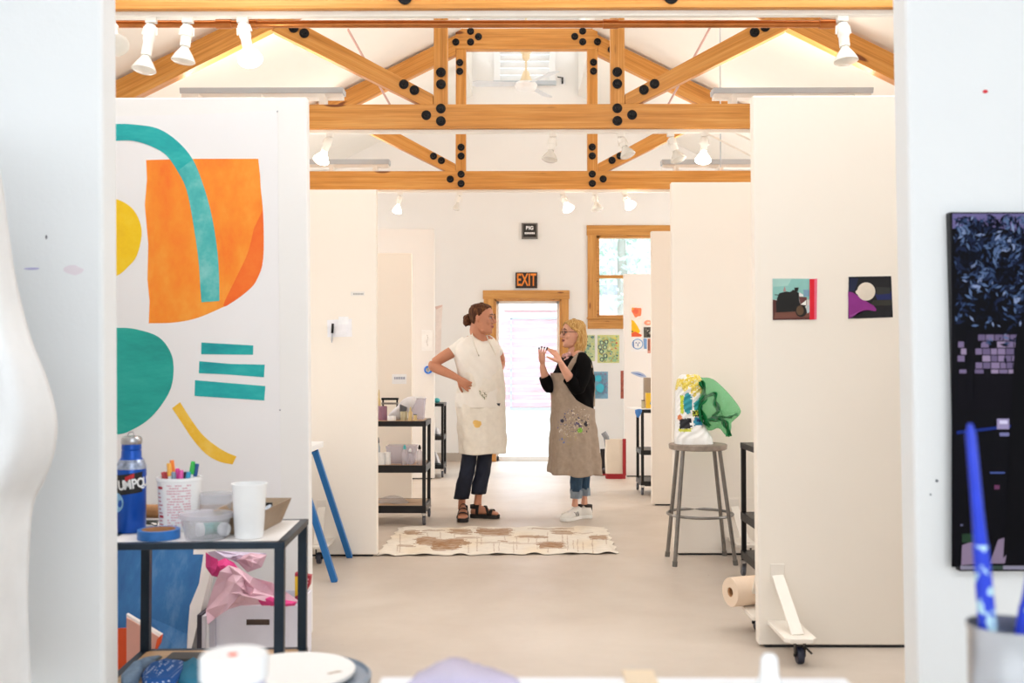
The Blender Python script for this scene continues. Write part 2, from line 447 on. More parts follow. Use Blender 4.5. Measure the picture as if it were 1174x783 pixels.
# wall with the wide opening, between this room and the studio (jambs lean a little)
def jamb(pl, xo, sgn, name):
    a = P(pl[0], 0, Y_OPEN1); b_ = P(pl[1], 783, Y_OPEN1)
    def xat(z): return a.x + (b_.x-a.x)*(z-a.z)/(b_.z-a.z)
    mb = MB(); poly = [(xat(0), Y_OPEN0, 0), (xo, Y_OPEN0, 0), (xo, Y_OPEN0, 3.4), (xat(3.4), Y_OPEN0, 3.4)]
    mb.prism(poly, (0, Y_OPEN1-Y_OPEN0, 0)); return struct(mb, name, 'room_paint', bevel=.012)
jamb((134, 137), -4.4, -1, 'wall_near_left'); jamb((1022, 1036), 4.4, 1, 'wall_near_right')
struct(MB().bx(-4.4, 4.4, Y_OPEN0, Y_OPEN1, 3.4, 5.9), 'wall_near_top', 'room_paint')
struct(MB().bx(-4.52, -4.4, -3.2, Y_OPEN1, 0, 3.6), 'wall_near_side', 'room_paint')
struct(MB().bx(4.4, 4.52, -3.2, Y_OPEN1, 0, 3.6), 'wall_near_side', 'room_paint')
mb = MB()
mb.bx(-4.52, 4.52, -3.32, -3.2, 0, .5); mb.bx(-4.52, 4.52, -3.32, -3.2, 3.0, 3.6)
for xa, xb in ((-4.52, -4.0), (-1.5, -1.2), (1.2, 1.5), (4.0, 4.52)): mb.bx(xa, xb, -3.32, -3.2, .5, 3.0)
struct(mb, 'wall_rear', 'room_paint')
# ceiling of this room; the wall behind is a window wall, open to the sky
struct(MB().bx(-4.52, 4.52, -3.2, Y_OPEN0, 3.5, 3.6), 'ceiling', 'room_paint')

# ---------------- outside
mat('yard_concrete', 'D8D4CC', .8)
struct(MB().bx(-9, 12, YB+.16, 24, -.12, -.04), 'ground', 'yard_concrete')
YH = 17.6
t = thing('pink_clapboard_building', 'pale building with faded pink horizontal boards across the yard, seen through the door', 'building', (.1, YH, -.04))
mat('clap_white', 'EFEAEA', .8); mat('clap_pink', 'E0ADB5', .8, var=.2, vs=3, scale=(1,1,6)); mat('clap_grey', 'B4B8C4', .7)
mb = MB(); mb.bx(-3.2, 3.4, YH, YH+3, -.04, 3.6); mb.build('wall', 'clap_white', t)
gl, gr = P(585, 400, YH).x, P(646, 400, YH).x; gt, gb = P(600, 365, YH).z, P(600, 468, YH).z
mb = MB()
for k in range(12):
    z = gb + (gt-gb)*(k+.5)/12
    mb.box((.1, YH-.02, z), (6.4, .02, (gt-gb)/12*.62), Matrix.Rotation(math.radians(-6), 3, 'X'))
mb.build('clapboard_siding', 'clap_pink', t)
mb = MB(); mb.bx(gl, gl+.03, YH-.06, YH-.03, gb, gt); mb.bx(gl, gr+.4, YH-.06, YH-.03, gt-.02, gt+.015); mb.bx(gl, gr+.4, YH-.06, YH-.03, gb-.03, gb); mb.build('door_frame', 'clap_grey', t)
mb = MB(); mb.bx(-3.4, 3.6, YH-.25, YH+3.2, 2.45, 2.6); mb.build('eave', 'clap_grey', t)
mb = MB(); mb.bx(P(578,0,YH).x, P(640,0,YH).x, YH-.05, YH-.03, P(600,356,YH).z, P(600,358,YH).z); mb.build('rail', mat('rail_rose', 'B98A90', .7), t)
# tree outside the window
def leafy(name, c, r, label, cat='tree', n=1500, cols=('D4E6DA', 'C2DACB', 'E4F0E8'), seed=1):
    R = random.Random(seed); c = Vector(c)
    t = thing(name, label, cat, (c.x, c.y, -.04)); mb = MB()
    for i in range(n):
        u = Vector((R.gauss(0,1), R.gauss(0,1), R.gauss(0,1))).normalized()*(R.random()**.4)
        p = c + Vector((u.x*r[0], u.y*r[1], u.z*r[2]))
        a = Vector((R.gauss(0,1), R.gauss(0,1), R.gauss(0,1))).normalized(); b2 = a.orthogonal().normalized(); s_ = R.uniform(.05, .11)
        mb.poly([p-a*s_, p+b2*s_*.4, p+a*s_, p-b2*s_*.4], lin(R.choice(cols)))
    mb.build('foliage', 'painted', t)
    mb = MB(); mb.tube([(c.x, c.y, -.04), (c.x+.05, c.y, c.z*.5), (c.x, c.y, c.z)], [.14, .11, .06]); mb.build('trunk', mat('bark', 'A8A49C', .9), t, smooth=True)
wp = P(712, 285, 16.2)
leafy('leafy_tree', (wp.x, 16.2, wp.z+.3), (1.3, .5, 1.3), 'pale green tree seen through the upper sash of the back window', seed=3)

# ================================================================ ROOF TRUSSES
def truss(Y, label, cx, near=False):
    t = thing('roof_truss', label, 'roof truss', (cx, Y, 3.0), 0, 'pine roof trusses across the studio')
    h = .10; sx = .669; zb, zt = 3.0, 3.184
    mb = MB(); mb.bx(cx-3.54, cx+3.54, Y-.05, Y+.05, zb, zt); mb.build('tie_beam', 'pine_x', t, bevel=.004)
    for sg in (-1, 1):
        mb = MB(); x = cx+sg*sx; mb.bx(x-.052, x+.052, Y-.045, Y+.045, zt, 4.43); mb.build('post', 'pine_z', t, bevel=.004)
        # rafter: lower edge z = 4.74-.5|x|
        def lo(x_): return 4.735-.5*abs(x_)
        xo, xi = 3.40, .672+.06
        P4 = [(cx+sg*xi, Y-.044, lo(xi)), (cx+sg*xo, Y-.044, lo(xo)), (cx+sg*xo, Y-.044, lo(xo)+.205), (cx+sg*xi, Y-.044, lo(xi)+.205)]
        P4 = [(cx+sg*.7225, Y-.044, lo(.72)), (cx+sg*3.12, Y-.044, lo(3.12)), (cx+sg*3.5, Y-.044, zt), (cx+sg*3.5, Y-.044, lo(3.5)+.2), (cx+sg*.7225, Y-.044, lo(.72)+.2)]
        mb = MB(); mb.prism(P4, (0, .088, 0)); mb.build('rafter', 'pine_up' if sg < 0 else 'pine_down', t, bevel=.003)
        a = .50
        x1_, z1 = sx+.055, zt; x2, z2 = 1.93, 3.184+.53*(1.93-sx-.055)
        w = .135
        mb = MB(); P4 = [(cx+sg*x1_, Y-.046, z1), (cx+sg*(x1_+.10), Y-.046, z1), (cx+sg*(x2+.02), Y-.046, z2-.075), (cx+sg*(x2-.11), Y-.046, z2+.03), (cx+sg*x1_, Y-.046, z1+.075)]
        mb.prism(P4, (0, .09, 0)); mb.build('web_brace', 'pine_down' if sg < 0 else 'pine_up', t, bevel=.003)
    mb = MB(); mb.bx(cx-.722, cx+.722, Y-.05, Y+.05, 4.43, 4.64); 
    mb.build('collar_beam', 'pine_x', t, bevel=.004)
    def bolt(x, z, y=-.05, r=.037):
        mb = MB(); c = Vector((cx+x, Y+y, z))
        mb.lathe([(r, 0), (r, .006), (r*.6, .012), (r*.45, .013), (r*.45, .028), (0, .03)], c, (0,-1,0), 16)
        mb.build('bolt', 'black_iron', t, smooth=True, angle=30)
    for sg in (-1, 1):
        for (x, z) in ((.665, 3.335), (.665, 3.425), (.665, 3.055), (.665, 3.15), (.775, 3.10), (.865, 3.29), (.945, 3.335), (1.70, 3.725), (1.78, 3.765),
                       (.68, 4.20), (.68, 4.29), (.57, 4.50), (.57, 4.61), (.49, 4.555), (.72, 4.50), (.86, 4.42)):
            if Y < 6 and z > 3.5: continue
            bolt(sg*x, z)
    return t
T1, T2, T3 = 5.02, 7.57, 10.18
tc1 = (P(606, 10, T1).x, P(606.5, 133, T2).x, P(603.75, 205, T3).x)
truss(T1, 'nearest pine roof truss, only its tie beam showing along the top edge', (P(616.5,5,T1).x))
truss(T2, 'middle pine roof truss with black bolts, just behind the copper pipe', tc1[1])
truss(T3, 'farthest pine roof truss, its collar beam framing the louvre window', tc1[2])
T2X = tc1[1]

# copper pipe
a = P(100, 27.5, 5.17); b_ = P(948, 27.5, 5.17)
t = thing('copper_pipe', 'long copper pipe running under the nearest roof beam', 'pipe', (a.x, 5.17, a.z))
MB().cyl((a.x-.4, 5.17, a.z), (b_.x, 5.17, b_.z), .0195).build('pipe', 'copper', t, smooth=True)
for px in (257, 286, 700, 948):
    q = P(px, 27.5, 5.17); MB().cyl((q.x-.04, 5.17, q.z), (q.x+.04, 5.17, q.z), .0245).build('coupling', 'copper', t, smooth=True)
# thin conduits slanting behind the middle truss
for (p, q, w) in (((399, 34), (447, 120), 'left'), ((815, 30), (766, 120), 'right')):
    A = P(p[0], p[1], 8.2); B = P(q[0], q[1], 8.9)
    top(MB().tube([A, B], .010, 8), 'conduit', mat('conduit_rose', 'C9A59C', .5), 'thin rosy conduit slanting behind the %s half of the middle truss' % w, 'conduit', 'thin conduits behind the middle truss', smooth=True)

# linear fixtures lying behind the tie beams
def fixture(xa, xb, ya, yb, Y, label):
    A = P(xa, yb, Y); B = P(xb, ya, Y); z0, z1 = A.z, B.z
    t = thing('linear_light', label, 'light fixture', ((A.x+B.x)/2, Y, z0), 0, 'grey linear uplights on the tie beams')
    MB().prism([(A.x, Y-.06, z0+.04), (A.x, Y-.07, z1), (A.x, Y+.07, z1), (A.x, Y+.06, z0+.04)], (B.x-A.x, 0, 0)).build('housing', 'fixture_grey', t)
    MB().bx(A.x+.01, B.x-.01, Y-.05, Y+.05, z0+.008, z0+.041).build('lip', 'lamp_white', t)
    for q in (.12, .5, .88):
        xq = A.x+(B.x-A.x)*q; MB().bx(xq-.02, xq+.02, Y-.14, Y+.02, 3.18, z0+.01).build('bracket', 'lamp_white', t)
    MB().bx(A.x+.02, B.x-.02, Y-.05, Y+.05, z1-.001, z1+.004).build('diffuser', emis('tube_lit', 'FFE9CC', 5), t)
    return Vector(((A.x+B.x)/2, Y, z1))
FX = [fixture(209, 395, 103, 115, T2+.14, 'long grey uplight behind the middle beam, left, above the orange painting'),
      fixture(816, 998, 103, 115, T2+.14, 'long grey uplight behind the middle beam, right, above the blank partition'),
      fixture(318, 447, 184, 194, T3+.14, 'long grey uplight on the farthest beam, left'),
      fixture(758, 890, 184, 194, T3+.14, 'long grey uplight on the farthest beam, right')]
for (x, w) in ((826, 1),):
    A = P(x, 150, 8.6)
    top(MB().cyl((A.x, 8.6, P(x, 192 if w == 1 else 162, 8.6).z), (A.x, 8.6, roof(A.x) if abs(A.x-XC) > .67 else MZ), .006, n=6), 'hanging_rod', 'fixture_grey', ['thin dark rod hanging at the right, beyond the middle beam', 'thin short rod hanging near the centre, beyond the middle beam'][w-1], 'rod')
for (p, q, w) in (((812, 154), (866, 182), 'left'), ((842, 152), (866, 163), 'right')):
    A = P(p[0], p[1], 8.4); B = P(q[0]+24, q[1]+12, 8.4)
    top(MB().tube([A, B], .009, 8), 'conduit', 'lamp_white', 'white conduit sloping under the middle beam, the %s one of two' % w, 'conduit', 'white sloping conduits', smooth=True)

# ---------------- track lighting
def track(xa, xb, py, Y, label, z=None):
    A = P(xa, py, Y); B = P(xb, py, Y)
    t = thing('lighting_track', label, 'track', ((A.x+B.x)/2, Y, A.z))
    MB().bx(A.x, B.x, Y-.018, Y+.018, 2.972, 3.0).build('rail', 'lamp_white', t, bevel=.002)
    for x in (A.x, B.x): MB().bx(x-.02, x+.02, Y-.02, Y+.02, 2.968, 3.0).build('end_cap', 'white_plastic', t)
track(100, 1050, 19, T1, 'white lighting track under the nearest beam')
track(352, 866, 149, T2, 'white lighting track under the middle beam')
track(432, 770, 217, T3, 'white lighting track under the farthest beam')
def lamp(px, Y, tip, lit, label, depth=0.0, size=1.0, stem=.05):
    """px on the track, tip = pixel of the bulb's centre, depth = how far the bulb leans toward the camera"""
    A = P(px, 200, Y); A = Vector((A.x, Y, 2.972))
    T = P(tip[0], tip[1], Y-depth)
    t = thing('track_light', label, 'track light', tuple(A), 0, 'white track spotlights')
    MB().box((A.x, Y, A.z-.012), (.055, .03, .03)).build('adapter', 'lamp_white', t, bevel=.003)
    L = T - A; dist = L.length; Hp = A + Vector((0,0,-stem)) + Vector((L.x*.10, L.y*.1, 0))
    d = (T-Hp).normalized(); lenh = (T-Hp).length
    x, y, _ = frame_of(d, Vector((0,1,0)))
    mb = MB(); mb.cyl(A-Vector((0,0,.02)), Hp+Vector((0,0,.0)), .008, n=8)
    for sg in (-1, 1): mb.tube([Hp, Hp+x*sg*.032, Hp+x*sg*.036+d*.04], .005, 6)
    mb.build('arm', 'lamp_white', t, smooth=True)
    r = .030*size; L1 = max(.05, lenh-.075)
    mb = MB(); mb.lathe([(0, -.012), (r*.8, -.012), (r, 0), (r, L1*.45), (r*.86, L1*.5), (r*.86, L1), (0, L1)], Hp, d, 20)
    mb.build('housing', 'lamp_white', t, smooth=True)
    MB().lathe([(r*.55, -.016), (r*.55, -.004), (0, -.004)], Hp, d, 16).build('socket_end', 'black_iron', t, smooth=True)
    q = Hp+d*(L1-.01); R = .060*size
    mb = MB(); mb.lathe([(r*.6, 0), (r*.75, .02), (R*.72, .05), (R*.97, .078), (R, .086), (R*.8, .094), (0, .10)], q, d, 24)
    mb.build('bulb', 'bulb_lit' if lit else 'bulb_glass', t, smooth=True)
    if not lit: MB().lathe([(r*.5, .0), (r*.6, .02), (R*.62, .05), (R*.85, .074), (R*.3, .05), (0, .045)], q, d, 20).build('reflector', 'white_plastic', t, smooth=True)
    return q+d*.13, d
LAMPS = []
def L(*a, **k): q = lamp(*a, **k); LAMPS.append((q, a[3]))
L(172, T1, (165, 80), False, 'unlit spotlight on the front track, tilted left, nearest the left doorway edge', depth=.03)
L(214, T1, (210, 70), False, 'unlit spotlight on the front track with a white cone, second from the left')
L(277, T1, (287, 68), True, 'glowing spotlight on the front track above the orange painting', depth=.10)
L(124, T1, (134, 52), False, 'spotlight on the front track mostly hidden by the left doorway edge', depth=.12)
L(967, T1, (970, 70), False, 'unlit spotlight at the right end of the front track', depth=.02)
L(378, T2, (368, 184), True, 'glowing spotlight at the left end of the middle track', depth=.08)
L(634, T2, (630, 183), False, 'unlit spotlight in the middle of the middle track, pointing straight down', depth=.03)
L(712, T2, (720, 178), False, 'unlit spotlight on the middle track in front of the right truss brace', depth=.03)
L(769, T2, (778, 183), False, 'unlit spotlight on the middle track with black socket, just left of the glowing one', depth=.04)
L(808, T2, (806, 184), True, 'glowing spotlight near the right end of the middle track', depth=.06)
L(459, T3, (455, 243), True, 'lit slim spotlight at the left end of the far track', depth=.02, size=.8)
L(527, T3, (523, 239), False, 'small slim unlit spotlight, second on the far track', size=.6)
L(645, T3, (652, 240), True, 'glowing spotlight on the far track, the left of its two bright round bulbs', depth=.06)
L(682, T3, (685, 240), False, 'unlit spotlight on the far track between two glowing ones', depth=.03)
L(716, T3, (723, 236), True, 'glowing spotlight on the far track above the back window', depth=.06)

# ================================================================ PARTITIONS
def partition(name, label, xl, xr, ytop, ybot, Yd, th=.06, matn='panel_paint', z0=None, seam=None, group='white painted partitions'):
    """front face at depth Yd; xl/xr: world x or pixel pairs (top, bottom)"""
    zt = P(600, ytop, Yd).z; zb = 0.012 if z0 is None else z0
    def X(v, z):
        if not isinstance(v, tuple): return v
        a = P(v[0], ytop, Yd); b2 = P(v[1], ybot, Yd)
        return a.x + (b2.x-a.x)*(z-a.z)/(b2.z-a.z)
    poly = [(X(xl, zb), Yd, zb), (X(xr, zb), Yd, zb), (X(xr, zt), Yd, zt), (X(xl, zt), Yd, zt)]
    t = thing('partition', label, 'partition', ((poly[0][0]+poly[1][0])/2, Yd+th/2, 0), 0, group)
    MB().prism(poly, (0, th, 0)).build('panel', matn, t, bevel=.006)
    if seam:
        zs = P(600, seam, Yd).z
        mb = MB(); mb.bx(X(xl, zs)+.004, X(xr, zs)-.004, Yd-.0025, Yd-.0003, zb+.03, zs); mb.build('kick_board', matn, t, bevel=.0012)
    mb = MB(); mb.bx(X(xl, zb)+.03, X(xr, zb)-.03, Yd+.008, Yd+th-.008, 0, zb+.002); mb.build('foot_rail', 'rubber', t)
    return t
YL1, YR1, YL2, YR2 = 4.50, 4.36, 6.40, 6.46
pL1 = partition('L1', 'nearest left partition holding the big orange and teal painting', -3.2, (351.5, 356), 111, 730, YL1)
pL2 = partition('L2', 'left partition with a pinned note card and black marker, behind the blue trestle', -3.3, (431.5, 432.5), 217, 637, YL2, matn='panel_paint_warm_lit')
pL3 = partition('L3', 'left partition behind the first black cart, carrying a small paper label', -3.3, (472, 472), 290, 578, 8.75, matn='panel_paint_warm_lit')
pL4 = partition('L4', 'farthest left partition with a small pinned drawing beside the hip-resting elbow', -3.3, (498, 498), 262, 553, 10.7, matn='panel_paint', seam=None)
pR1 = partition('R1', 'nearest right partition with two small square paintings', (863, 870), 3.3, 110, 740, YR1, matn='panel_paint_warm_lit')
pR2 = partition('R2', 'right partition behind the metal stool', (769.5, 773), 3.3, 209, 636, YR2, matn='panel_paint_warm_lit', seam=570)
pR4 = partition('R4', 'tall narrow right partition between the stool and the back window', (746.5, 747.5), 3.3, 265, 580, 8.72, matn='panel_paint_warm_lit', seam=530)
pR3 = partition('R3', 'farthest right partition with small colourful paintings pinned on it', (715, 716), 3.3, 314, 547, 10.95, matn='panel_paint', seam=510)

from mathutils import noise as mnoise
# ================================================================ PARTITION FEET
def foot(t, X, Yf, sgn, wd=.13):
    """wedge bracket on a caster; sgn -1 stands in front of the panel, +1 behind it"""
    Y1 = Yf + sgn*.30
    mb = MB(); mb.prism([(X-wd/2, Yf, .10), (X+wd/2, Yf, .10), (X+wd/2, Y1-sgn*.02, .10), (X+wd/2-.02, Y1, .10), (X-wd/2+.02, Y1, .10), (X-wd/2, Y1-sgn*.02, .10)], (0,0,.018))
    fp = mb.build('foot_plate', 'panel_white', t, bevel=.003)
    mb = MB(); mb.bar((X-.02, Yf+sgn*.006, .31), (X+.0, Yf+sgn*.24, .118), .05, .012, Vector((0,1,0))); mb.bx(X-.05, X+.01, Yf, Yf+sgn*.006, .29, .36)
    mb.build('strut', 'panel_white', t, bevel=.002)
    c = Vector((X+.01, Y1-sgn*.07, .035)); mb = MB()
    mb.bx(c.x-.03, c.x+.03, c.y-.03, c.y+.03, .094, .10)
    for q in (-1, 1): mb.prism([(c.x+q*.018, c.y-.02, .094), (c.x+q*.018, c.y+.02, .094), (c.x+q*.018, c.y+.008, .03), (c.x+q*.018, c.y-.012, .03)], (q*.003,0,0))
    mb.cyl((c.x-.024, c.y, .035), (c.x+.024, c.y, .035), .006, n=8); mb.bar((c.x+.02, c.y, .07), (c.x+.045, c.y-.02, .045), .012, .004)
    k = mb.build('caster', 'black_iron', t)
    MB().lathe([(.02, -.013), (.032, -.013), (.035, -.008), (.035, .008), (.032, .013), (.02, .013)], c, (1,0,0), 24).build('wheel', 'caster_wheel', k, smooth=True)
mat('panel_white', 'EDE4D8', .55)
foot(pR1, 1.135, YR1, -1); foot(pR1, 1.085, YR1+.06, 1)
foot(pR2, 1.40, YR2, -1); foot(pL2, -1.235, YL2, -1)
foot(pR1, 2.9, YR1, -1); foot(pL1, -2.8, YL1+.06, 1)

# ================================================================ CARTS
def caster_small(mb, wb, x, y, r=.036):
    mb.prism([(x-.014, y-.016, .085), (x-.014, y+.02, .085), (x-.014, y+.03, .03), (x-.014, y+.01, .03)], (.003,0,0))
    mb.prism([(x+.011, y-.016, .085), (x+.011, y+.02, .085), (x+.011, y+.03, .03), (x+.011, y+.01, .03)], (.003,0,0))
    mb.bx(x-.018, x+.018, y-.018, y+.022, .085, .095)
    wb.lathe([(.012, -.011), (r-.004, -.011), (r, -.007), (r, .007), (r-.004, .011), (.012, .011)], (x, y+.02, r), (1,0,0), 20)
def cart(label, xl, xr, yf, yb, zt, shelves, m='cart_black', leg=.026, rail=.045, shelfmat='cart_black', rz=0, casters=True, group='metal utility carts', insert=None, caster_h=.09):
    cx, cy = (xl+xr)/2, (yf+yb)/2
    t = thing('utility_cart', label, 'cart', (cx, cy, 0), rz, group)
    w, d = (xr-xl)/2, (yb-yf)/2
    def lb(mb, *a, **k): return mb.build(*a, t, local=True, **k)
    for sx in (-1, 1):
        for sy in (-1, 1):
            mb = MB(); x = sx*(w-leg/2); y = sy*(d-leg/2)
            mb.bx(x-leg/2, x+leg/2, y-leg/2, y+leg/2, caster_h if casters else 0, zt-.002); L_ = lb(mb, 'leg', m, bevel=.002)
            if casters:
                cb = MB(); wb = MB(); caster_small(cb, wb, x, y)
                c = lb(cb, 'caster', 'chrome'); wb.build('wheel', 'wheel_grey', c, smooth=True, local=True)
    for i, z in enumerate([zt]+list(shelves)):
        mb = MB(); q = .002
        r_ = rail if i else rail*.72
        for (a, b_, c_, e) in ((-w-q, w+q, -d-q, -d+leg*.8), (-w-q, w+q, d-leg*.8, d+q), (-w-q, -w+leg*.8, -d, d), (w-leg*.8, w+q, -d, d)): mb.bx(a, b_, c_, e, z-r_, z)
        lb(mb, 'shelf_rim' if i else 'top_rim', m, bevel=.002)
        mb = MB(); mb.bx(-w+leg*.8, w-leg*.8, -d+leg*.8, d-leg*.8, z-.014, z-.0005); lb(mb, 'shelf' if i else 'top_shelf', insert[i] if insert else shelfmat)
    return t
mat('shelf_white', 'EDE8E4', .5)
a = PH(317.7, 622.5, .68); b_ = PH(342.4, 595.6, .68)
NC = cart('near blue-black metal cart loaded with art supplies by the left doorway edge', a.x-.56, a.x+.006, a.y, b_.y, .68, [.235], m='cart_blue_black', leg=.030, rail=.028, rz=math.radians(3), casters=True, insert=['shelf_white', 'shelf_wood'])
NCY = (a.y, b_.y)
a = P(487, 484, 7.67); zt = .79
cart('black three-shelf cart on casters beside the woman in the white apron', a.x-.62, a.x+.012, 7.62, 8.06, zt, [.455, .15], insert=['shelf_wood', 'shelf_wood', 'shelf_wood'], rail=.055)
a = P(507, 465, 10.86)
cart('small black cart farthest back on the left, near the back wall', a.x-.55, a.x+.016, 10.84, 11.25, .80, [.45, .14])
a = P(849.5, 507, 5.82)
cart('black cart mostly hidden behind the nearest right partition', a.x, a.x+.62, 5.40, 5.83, .77, [.37, .15])
a = P(735, 467, 9.40)
cart('black cart beside the tall narrow right partition, a blue cloth on top', a.x, a.x+.6, 9.40, 9.8, .80, [.42, .13])

# blue trestle table
A = PH(371, 506, .75)
t = thing('trestle_table', 'white-topped table on blue trestle legs, half hidden behind the orange painting wall', 'table', (A.x-.6, 5.8, 0))
mat('trestle_blue', '1F6FB4', .4, .1, .1)
MB().bx(A.x-1.3, A.x, 5.42, A.y, .715, .75).build('tabletop', 'white_plastic', t, bevel=.004)
for i, (top_, ft) in enumerate((((361, 517, 6.02), (403, 637)), ((338.5, 525, 5.55), (384, 667)), )):
    q = P(*top_); f_ = PH(ft[0], ft[1], .0)
    f_.z = 0.0; f_.y = min(f_.y, 6.37)
    MB().bar((q.x, q.y, .705), f_, .036, .036, Vector((0,1,0))).build('leg', 'trestle_blue', t, bevel=.004)
    MB().bar((q.x-1.0, q.y, .705), (f_.x-1.35, f_.y, 0), .036, .036, Vector((0,1,0))).build('leg', 'trestle_blue', t, bevel=.004)
MB().bar((A.x-1.15, 6.02, .70), (A.x-.03, 6.02, .70), .04, .03).build('crossbar', 'trestle_blue', t)
MB().bar((A.x-1.15, 5.55, .70), (A.x-.11, 5.55, .70), .04, .03).build('crossbar', 'trestle_blue', t)

# ================================================================ PINNED THINGS
def flatpic(name, label, cat, pts, Y, layers, m='painted', th=.002, pin=None, group=None, bg='F6F4F2', cnt=None):
    """sheet outline in px on the surface at depth Y (its front), then coloured shapes laid on it"""
    c = [P(x, y, Y-th) for x, y in pts]
    cx = sum(v.x for v in c)/len(c); zb = min(v.z for v in c)
    t = thing(name, label, cat, (cx, Y, zb), 0, group)
    MB().prism(c, (0, th-.0004, 0), lin(bg)).build('sheet', m, t)
    mb = MB(); k = 0
    for col, poly in layers:
        k += 1
        mb.poly([P(x, y, Y-th-.0004-.00025*k) for x, y in poly], lin(col))
    if layers: mb.build('painted_shapes', m, t)
    return t
def cr(pts, ox, oy, s): return [(ox+x/s, oy+y/s) for x, y in pts]
def ell(cx, cy, rx, ry, n=28, a0=0, a1=2*PI, wob=0, seed=1):
    R = random.Random(seed); return [(cx+rx*math.cos(a0+(a1-a0)*k/n)*(1+R.uniform(-wob, wob)), cy+ry*math.sin(a0+(a1-a0)*k/n)*(1+R.uniform(-wob, wob))) for k in range(n)]
def sm(pts, n=5, closed=False): return [(v.x, v.y) for v in smoothpts([(x, y, 0) for x, y in pts], n, closed)]

# the big painting
def brushed(name, c1, c2, c3, vs=5, scale=(1,1,1), rot=(0,0,0)):
    m, nt, b = newmat(name); v = coords(nt, scale, rot)
    c = ramp(nt, noise(nt, v, vs, 6, .65), [(.28, lin(c1)), (.5, lin(c2)), (.72, lin(c3))])
    nt.links.new(c, b.inputs['Base Color']); b.inputs['Roughness'].default_value = .75; M[name] = m
brushed('paint_orange', 'F4701A', 'F78E25', 'FAA83E', 5, (1, 1, .6), (0, .3, 0))
brushed('paint_orange_deep', 'EE5F1C', 'F26B1E', 'F67F2A', 5)
brushed('paint_teal', '128F96', '1BA9A8', '3DBDB8', 7, (.5, 1, 1.4))
brushed('paint_teal_pale', '2A9DA0', '4FB6B3', '86CBC6', 8)
brushed('paint_teal_green', '148F86', '1FA598', '35B3A6', 6, (.5, 1, 1.6), (0, .6, 0))
brushed('paint_yellow', 'E9B70A', 'F4C70F', 'F8D437', 6)
brushed('paint_straw', 'E9AC22', 'F3C03A', 'F8D063', 8)
YP = YL1
pts = [(95, 134), (240, 131), (318, 126), (319.5, 300), (321, 470), (322, 590), (95, 590)]
c = [P(x, y, YP-.002) for x, y in pts]
t = thing('abstract_painting', 'large white paper with orange, teal and yellow cut-out shapes on the nearest left partition', 'painting', (P(220, 400, YP).x, YP, min(v.z for v in c)))
MB().prism(c, (0, .0016, 0)).build('paper_sheet', mat('art_paper', 'EDEAEA', .8, var=.012, vs=3), t)
def shape(name, m, poly, k, label):
    MB().prism([P(x, y, YP-.0025-.0006*k) for x, y in poly], (0, .0005, 0)).build(name, m, t, label=label)
ar_o = [(90, 150), (112, 143.5), (134.7, 142), (156.8, 143), (181.3, 147.5), (202.8, 161.3), (221, 182.8), (233.4, 213.4), (242.6, 247), (248.7, 284), (251, 314.6), (251.5, 345)]
ar_i = [(231, 346.5), (229.7, 330), (227.3, 296), (221, 253), (213.5, 216.5), (202.8, 195), (189, 176.6), (169, 166), (150.7, 161.3), (134.7, 161.3), (114, 162.5), (90, 169)]
orange = [(167.5, 183.4), (230, 182), (296, 182), (298, 200), (299, 216.5), (301.8, 247), (301.8, 296), (294.7, 320), (285.5, 332), (267, 346), (242.6, 358), (221, 366), (196.6, 370), (170.6, 370.6), (171.5, 345), (169, 320), (170, 280), (166, 235), (168.5, 205)]
shape('orange_shape', 'paint_orange', orange[:3]+sm(orange[2:14], 4)+orange[14:], 0, 'orange painted shape with rounded corner')
shape('deep_orange_shape', 'paint_orange_deep', sm([(301.5, 240), (301.8, 296), (294.7, 320), (285.5, 332), (267, 346), (256, 350), (270, 320), (284, 290), (291, 262)], 4), .5, 'deeper orange lower right corner')  # a second, deeper orange paint of the picture itself
arc = sm(ar_o, 4)+sm(ar_i, 4)
shape('teal_arc', 'paint_teal', arc, 1, 'long teal arc')
low = sm([(221, 182.8), (233.4, 213.4), (242.6, 247), (248.7, 284), (251, 314.6), (251.5, 345)], 4)+sm([(231, 346.5), (229.7, 330), (227.3, 296), (221, 253), (213.5, 216.5), (203.5, 196)], 4)
shape('pale_arc_end', 'paint_teal_pale', [(x*.998+.5, y) for x, y in low], 1.6, 'paler lower half of the teal arc')
shape('yellow_disc', 'paint_yellow', sm([(134.7, 228.7), (150.6, 238), (159.8, 253), (162.3, 270), (156.8, 293), (147.6, 305), (134, 316), (114, 318), (98, 300), (94, 270), (102, 242), (118, 228)], 4, True), 1, 'yellow disc cut by the doorway edge')
shape('teal_blob', 'paint_teal_green', sm([(136.9, 375.8), (156.8, 377.6), (181.3, 386), (195, 402.7), (199, 421), (196.6, 442.6), (187.4, 461), (172, 479.4), (153.7, 491.6), (134, 498), (104, 490), (90, 450), (92, 400), (112, 378)], 4, True), 1, 'round green-teal shape')
for poly in ([(362,237),(556,248),(555,283),(361,281)], [(354,307),(470,317),(599,320),(596,367),(450,356),(352,352)], [(338,378),(601,400),(597,454),(336,437)]):
    shape('teal_bar', 'paint_teal', cr(poly, 120, 320, 3.263), 1, 'short teal bar')
strip = sm([(252,483),(290,540),(330,600),(380,655),(430,683),(478,693)], 3)+sm([(493,663),(450,645),(400,612),(360,575),(320,520),(282,460)], 3)
shape('straw_strip', 'paint_straw', cr(strip, 120, 320, 3.263), 1, 'curved straw-yellow strip')
for k, (x, y) in enumerate(((318, 127.5), (321, 470))): 
    q = P(x, y, YP-.003); MB().ball(q, (.004, .003, .004), 8, 6).build('pin', 'chrome', t, smooth=True)

